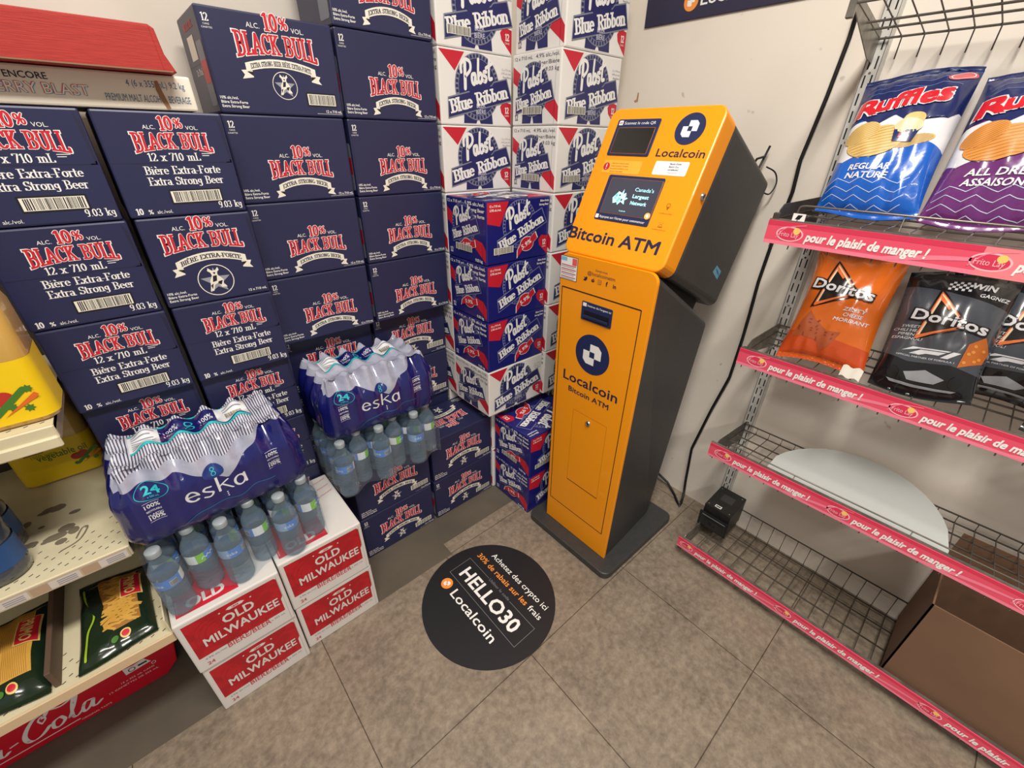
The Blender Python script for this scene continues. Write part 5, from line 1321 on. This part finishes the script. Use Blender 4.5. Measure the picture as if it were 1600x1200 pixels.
# ------------------------------------------------------------------ shelving unit at the left
CRM = noisy(mat('cream_shelf', (214, 204, 172), .45), 6, (196, 184, 150), .25, .5, 0, 6)
def gondola():
    x1, x0 = -.2075, -1.15
    root = thing('shelving_unit', 'cream perforated steel shelving unit at the left edge, three shelves', 'shelving unit', (-.7, 1.28, 0))
    off = (.7, -1.28, 0)
    HOLE = mat('hole_dark', (34, 30, 26), .9); STN = mat('floor_stain', (120, 110, 92), .6); TAGW = mat('tag_paper', (206, 196, 186), .6); TAGT = mat('tag_tan', (176, 148, 122), .6)
    WD = mat('beige_edge', (206, 180, 144), .5)
    for zd, yf, yb, kind in ((.9335, 1.05, 1.46, 0), (.6055, 1.05, 1.57, 1), (.377, .966, 1.57, 2)):
        b = MB()
        b.box((x0, yf+.004, zd-.012), (x1, yb, zd), CRM)
        b.box((x0, yf, zd-.030), (x1, yf+.012, zd-.001), CRM if kind < 2 else WD, .002)
        if kind == 0: b.box((x0, yf-.006, zd-.046), (x1, yf+.004, zd-.022), CRM, .003)
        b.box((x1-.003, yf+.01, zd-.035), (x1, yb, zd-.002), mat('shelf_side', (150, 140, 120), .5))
        F = Face(b, (x0, yf, zd), (1, 0, 0), (0, 1, 0)); rr = random.Random(4+kind)
        for r, y in enumerate((.022, .034, .060, .074, .10, .13)):
            for k in range(42):
                if r > 3 and k % 2: continue
                x = (x1-x0)-.015-.022*k-(.011 if r % 2 else 0)
                if x > .01: F.put(xf(rect(-.0035, -.0011, .0035, .0011), dx=x, dy=y, rot=.5), HOLE, 1)
        if kind == 1:
            for q in range(26):
                F.put(disc((x1-x0)-.09-.16*rr.random(), .10+.16*rr.random(), .006+.016*rr.random(), .004+.01*rr.random(), 9), STN, 2+q*.05)
            F.put(stroke(smooth([(.895-.04, .10), (.905-.04, .13), (.915-.04, .128), (.90-.04, .09), (.88-.05, .075)], 5), .0016), STN, 4)
        d = b.build('shelf_deck', root, off)
        if kind == 1:
            b = MB(); b.box((x0, yf-.004, zd-.028), (x1-.004, yf-.0005, zd-.002), mat('clear_rail', (186, 170, 146), .3)); F = Face(b, (x0, yf-.004, zd-.028), (1, 0, 0), (0, 0, 1))
            for k in range(12):
                x = (x1-x0)-.055-.079*k
                F.put(rect(x, .003, x+.048, .023), TAGW, 1)
                for j in range(3): F.put(rect(x+.012, .006+.005*j, x+.042, .008+.005*j), GREYP, 2)
                F.put(rect(x-.028, .003, x-.001, .023), TAGT, 1)
            b.build('price_rail', d)
        if kind == 2:
            b = MB(); b.box((x1-.004, yf+.005, zd), (x1-.001, yb, zd+.045), CRM); b.build('end_panel', d)
            b = MB(); b.box((-.412, yf+.02, zd), (-.402, yb-.05, zd+.05), mat('brown_divider', (92, 72, 58), .6), .001); b.build('divider', d)
    b = MB(); b.box((x0, 1.575, 0), (x1, 1.59, 1.40), mat('dark_back_panel', (70, 62, 54), .7)); b.build('back_panel', root, off)
    b = MB(); b.box((x0, 1.25, 0), (x1-.01, 1.575, .08), mat('dark_back_panel')); b.build('base', root, off)
    b = MB(); b.box((x1-.03, 1.545, .08), (x1-.002, 1.575, 1.40), mat('dark_back_panel')); b.build('post', root, off)
gondola()
OIL = mat('vegetable_oil', (206, 164, 84), .2, coat=.6); YEL = mat('oil_label_yellow', (240, 202, 16), .4); GRN = mat('leaf_green', (70, 120, 40), .5); TOM = mat('tomato_red', (186, 48, 36), .5); CAR = mat('carrot_orange', (222, 106, 40), .5)
def jug(label, x0, y0, z0, w, d, h, lz0, lz1, full):
    root = thing('oil_jug', label, 'oil jug', (x0+w/2, y0+d/2, z0), 0, 'vegetable oil jugs')
    b = MB(); R = [(.0, .0), (.006, .0), (.70, 0), (.86, .012), (.95, .030), (1.0, .045)]
    rows = []
    for t, ins in [(0, .006), (.015, 0)]+R[2:]:
        rows.append([Vector((x, y, h*t)) for x, y in rrect(-w/2+ins, -d/2+ins, w/2-ins, d/2-ins, max(.012, .026-ins*.3), 5)+[rrect(-w/2+ins, -d/2+ins, w/2-ins, d/2-ins, max(.012, .026-ins*.3), 5)[0]]])
    b.grid(rows, OIL); b.face(rows[0][:-1][::-1], OIL); b.face(rows[-1][:-1], OIL); b.build('body', root)
    b = MB(); b.lathe([(.021, h), (.021, h+.02), (.002, h+.021)], mat('yellow_cap', (230, 190, 30), .4), 20); b.build('cap', root)
    b = MB(); q = .0006
    P = rrect(-w/2-q, -d/2-q, w/2+q, d/2+q, .0265, 6); P = P+[P[0]]
    b.grid([[Vector((x, y, z)) for x, y in P] for z in (lz0, lz1)], YEL)
    F = Face(b, (-w/2, -d/2-q, lz0), (1, 0, 0), (0, 0, 1)); L = lz1-lz0
    F.text('vegetable oil', w*.60, L*.58, L*.17, GRN, w=w*.58 if full else w*.9, al='c' if full else 'r', bold=.01) if full else F.text('vegetable oil', w*.66, L*.74, L*.16, GRN, w=w*.56, al='r', bold=.02)
    if full: F.put(rect(w*.2, L*.78, w*.42, L*.88), mat('maroon_print', (92, 40, 34), .5), 2); F.text('100% pure', w*.4, L*.76-.008, L*.07, GRN)
    cx, cz, s = (w*.78, L*.36, L*.42) if not full else (w*.86, L*.42, L*.34)
    F.put(disc(cx-s*.55, cz+s*.12, s*.3, s*.26, 18), TOM, 2); F.put(disc(cx-s*.18, cz+s*.2, s*.27, s*.26, 18), TOM, 2.4); F.put(star(cx-s*.45, cz+s*.2, s*.12), GRN, 3)
    F.put(xf(stroke([(-.6, -.42), (.4, .42)], .1), s, dx=cx, dy=cz), GRN, 3.5); F.put(xf(poly((-.42, -.55), (.62, .22), (.72, .1), (.6, -.02)), s, dx=cx, dy=cz), CAR, 4)
    for px, py in ((-.7, -.4), (.3, -.36), (-.1, -.2), (.5, .4)): F.put(star(cx+s*px, cz+s*py, s*.17, 7, .6), GRN, 3.2)
    b.build('label', root)
jug('yellow-labelled jug of vegetable oil on the top left shelf, at the photo edge', -.405, 1.075, .9338, .212, .13, .30, .010, .125, False)
jug('jug of vegetable oil at the back of the middle left shelf', -.392, 1.425, .6058, .162, .125, .235, .006, .118, True)
def big_bottle(label, x, y):
    root = thing('water_bottle', label, 'water bottle', (x, y, .606), 0, 'big bottles on the left shelf')
    DK = mat('dark_clear_plastic', (58, 62, 74), .12, coat=.6); BL = mat('cobalt_label', (34, 74, 128), .35)
    b = MB(); prof = [(.03, 0), (.043, .004), (.045, .02)]+[(.045-.002*(k % 2), .03+.012*k) for k in range(13)]+[(.042, .20), (.028, .235), (.014, .262), (.013, .275)]
    b.lathe(prof, DK, 24); b.build('body', root)
    b = MB(); b.lathe([(.0455, .035), (.0455, .09)], BL, 24, cap=False); b.build('label', root)
    b = MB(); b.lathe([(.0155, .272), (.0155, .290), (.002, .291)], mat('grey_white_cap'), 18); b.build('cap', root)
big_bottle('dark clear bottle with blue label, front one at the left edge of the middle shelf', -.405, 1.125)
big_bottle('dark clear bottle with blue label, behind another at the left photo edge', -.418, 1.222)
def pasta(label, base, topc, W, Hh, kind, seed):
    g = Bag('pasta_bag', label, base, topc, W, Hh, .030, bag_mats('foil_dark_green', (22, 40, 26)), seed=seed, u=(1, 0, 0), group='pasta bags on the bottom left shelf')
    F = g.F; PA = mat('pasta_gold', (206, 156, 66), .5); PD = mat('pasta_shadow', (158, 108, 42), .6)
    win = poly((-W*.02, Hh*.20), (W*.34, Hh*.22), (W*.36, Hh*.62), (W*.30, Hh*.93), (-W*.22, Hh*.93), (-W*.12, Hh*.5))
    F.put(win, PD if kind == 'short' else PA, 1)
    rr = random.Random(seed)
    if kind == 'short':
        for k in range(120):
            y = Hh*(.24+.66*rr.random()); x = W*(-.08+.38*rr.random()); F.put(xf(stroke([(-.012, 0), (.012, 0)], .0024), dx=x, dy=y, rot=rr.uniform(-.9, .5)), PA, 2+k*.012)
    else:
        for k in range(18): F.put(rect(-W*.12+W*.024*k, Hh*(.22 if k > 4 else .5), -W*.12+W*.024*k+.0007, Hh*.92), PD, 2)
    F.put(stroke(smooth([(-W*.40, Hh*.08), (-W*.34, Hh*.3), (-W*.24, Hh*.46), (-W*.36, Hh*.7), (-W*.42, Hh*.9)], 6), .0022), mat('lime_line', (150, 180, 40), .4), 3)
    F.put(poly((-W*.36, Hh*.72), (-W*.2, Hh*.8), (-W*.1, Hh*.5), (-W*.16, Hh*.36), (-W*.28, Hh*.5)), mat('deep_green_print', (16, 30, 24), .3, coat=.4), 3.5)
    F.put(poly((W*.13, Hh*.5), (W*.43, Hh*.5), (W*.43, Hh*.8), (W*.13, Hh*.8)), mat('pasta_gold_print', (226, 196, 120), .4), 4); F.put(rect(W*.15, Hh*.51, W*.41, Hh*.79), PRED, 5)
    F.text('PRIMO', W*.20, Hh*.65, W*.15, mat('pasta_gold_print'), w=Hh*.24, rot=-PI/2, bold=.03, layer=6)
    F.put(xf(disc(0, 0, W*.07, Hh*.045, 14), dx=W*.12, dy=Hh*.13), mat('pasta_gold_print'), 3); F.put(xf(disc(0, 0, W*.05, Hh*.03, 14), dx=W*.12, dy=Hh*.13), PRED, 4); F.put(disc(-W*.02, Hh*.12, W*.05, n=10), GRN, 3)
    o = g.done('pasta bag')
pasta('dark green bag of short pasta lying on the bottom left shelf', (-.302, .984, .384), (-.300, 1.228, .390), .142, .25, 'short', 3)
pasta('dark green bag of long spaghetti lying at the left photo edge', (-.484, .984, .384), (-.484, 1.24, .390), .136, .262, 'long', 6)
pasta('dark green pasta bag under the spaghetti bag', (-.486, .979, .3785), (-.486, 1.22, .3785), .128, .25, 'long', 9) if False else None
# red soft drink carton under the shelf
CR = mat('cola_red', (196, 16, 40), .35)
b = MB(); fr = (Vector((0, 1.183, 0)), Vector((1, 0, 0)), Vector((0, 0, 1)), Vector((0, -1, 0)))
b.prism([(-.80, .0015), (-.312, .0015), (-.279, .035), (-.262, .118), (-.270, .128), (-.80, .128)], fr, 0, -.062, CR, .003)
F = Face(b, *fr[:3]); 
def cola(F, x, y, s):
    P = [stroke(smooth([(.55, .85), (.2, .95), (-.05, .4), (.1, .02), (.45, .3), (.62, .8), (.55, .2), (.72, .05), (.95, .25)], 6), .11, .05), stroke([(1.05, .55), (1.4, .62)], .05)]
    P.append(stroke(smooth([(2.75, 1.55), (2.95, 1.95), (2.6, 2.1), (2.05, 1.5), (1.75, .7), (1.95, .05), (2.5, .1), (2.95, .6)], 7), .13, .05))
    P.append(stroke(smooth([(2.65, 1.1), (2.5, 1.5), (2.7, 1.75), (2.85, 1.4), (2.65, 1.1)], 5), .05)); P.append(stroke(smooth([(2.3, 1.85), (3.0, 2.0), (3.7, 1.75), (4.5, 2.15)], 6), .1, .06))
    P.append(stroke(smooth([(3.5, .85), (3.15, .7), (3.1, .15), (3.4, .03), (3.68, .4), (3.5, .85)], 6), .1, .05))
    P.append(stroke(smooth([(3.9, .3), (4.25, 1.2), (4.45, 2.0), (4.3, 2.0), (4.1, 1.0), (4.1, .15), (4.35, .1), (4.6, .4)], 6), .09, .05))
    P.append(stroke(smooth([(5.15, .85), (4.8, .9), (4.6, .4), (4.7, .03), (5.0, .3), (5.2, .8), (5.12, .2), (5.3, .05), (5.6, .3)], 6), .1, .05))
    F.put(xf(join(*P), s, dx=x, dy=y, shear=.22), mat('cola_white', (226, 216, 214), .4), 2)
cola(F, -.665, .038, .0385)
F.put(rect(-.70, .022, -.50, .025), mat('cola_white'), 2); F.text('ORIGINAL TASTE', -.50, .014, .006, mat('cola_white'), al='l'); F.text('12 x 355 mL CANS', -.40, .062, .006, mat('cola_white'), al='l', w=.075); F.text('12 CANETTES DE 355 mL', -.43, .048, .006, mat('cola_white'), al='l', w=.11)
F.put(poly((-.382, .085), (-.325, .088), (-.335, .112), (-.36, .108), (-.382, .112)), mat('cola_white'), 2); F.put(ring(-.366, .096, .006, .008, 14), BLACK, 3); F.put(rect(-.352, .094, -.332, .1), BLACK, 3); F.put(ring(-.322, .078, .004, .0055, 12), mat('cola_white'), 2)
o = b.build('soft_drink_carton'); tag(o, 'long red soft drink carton with white script, lying under the left shelf', 'drink carton')
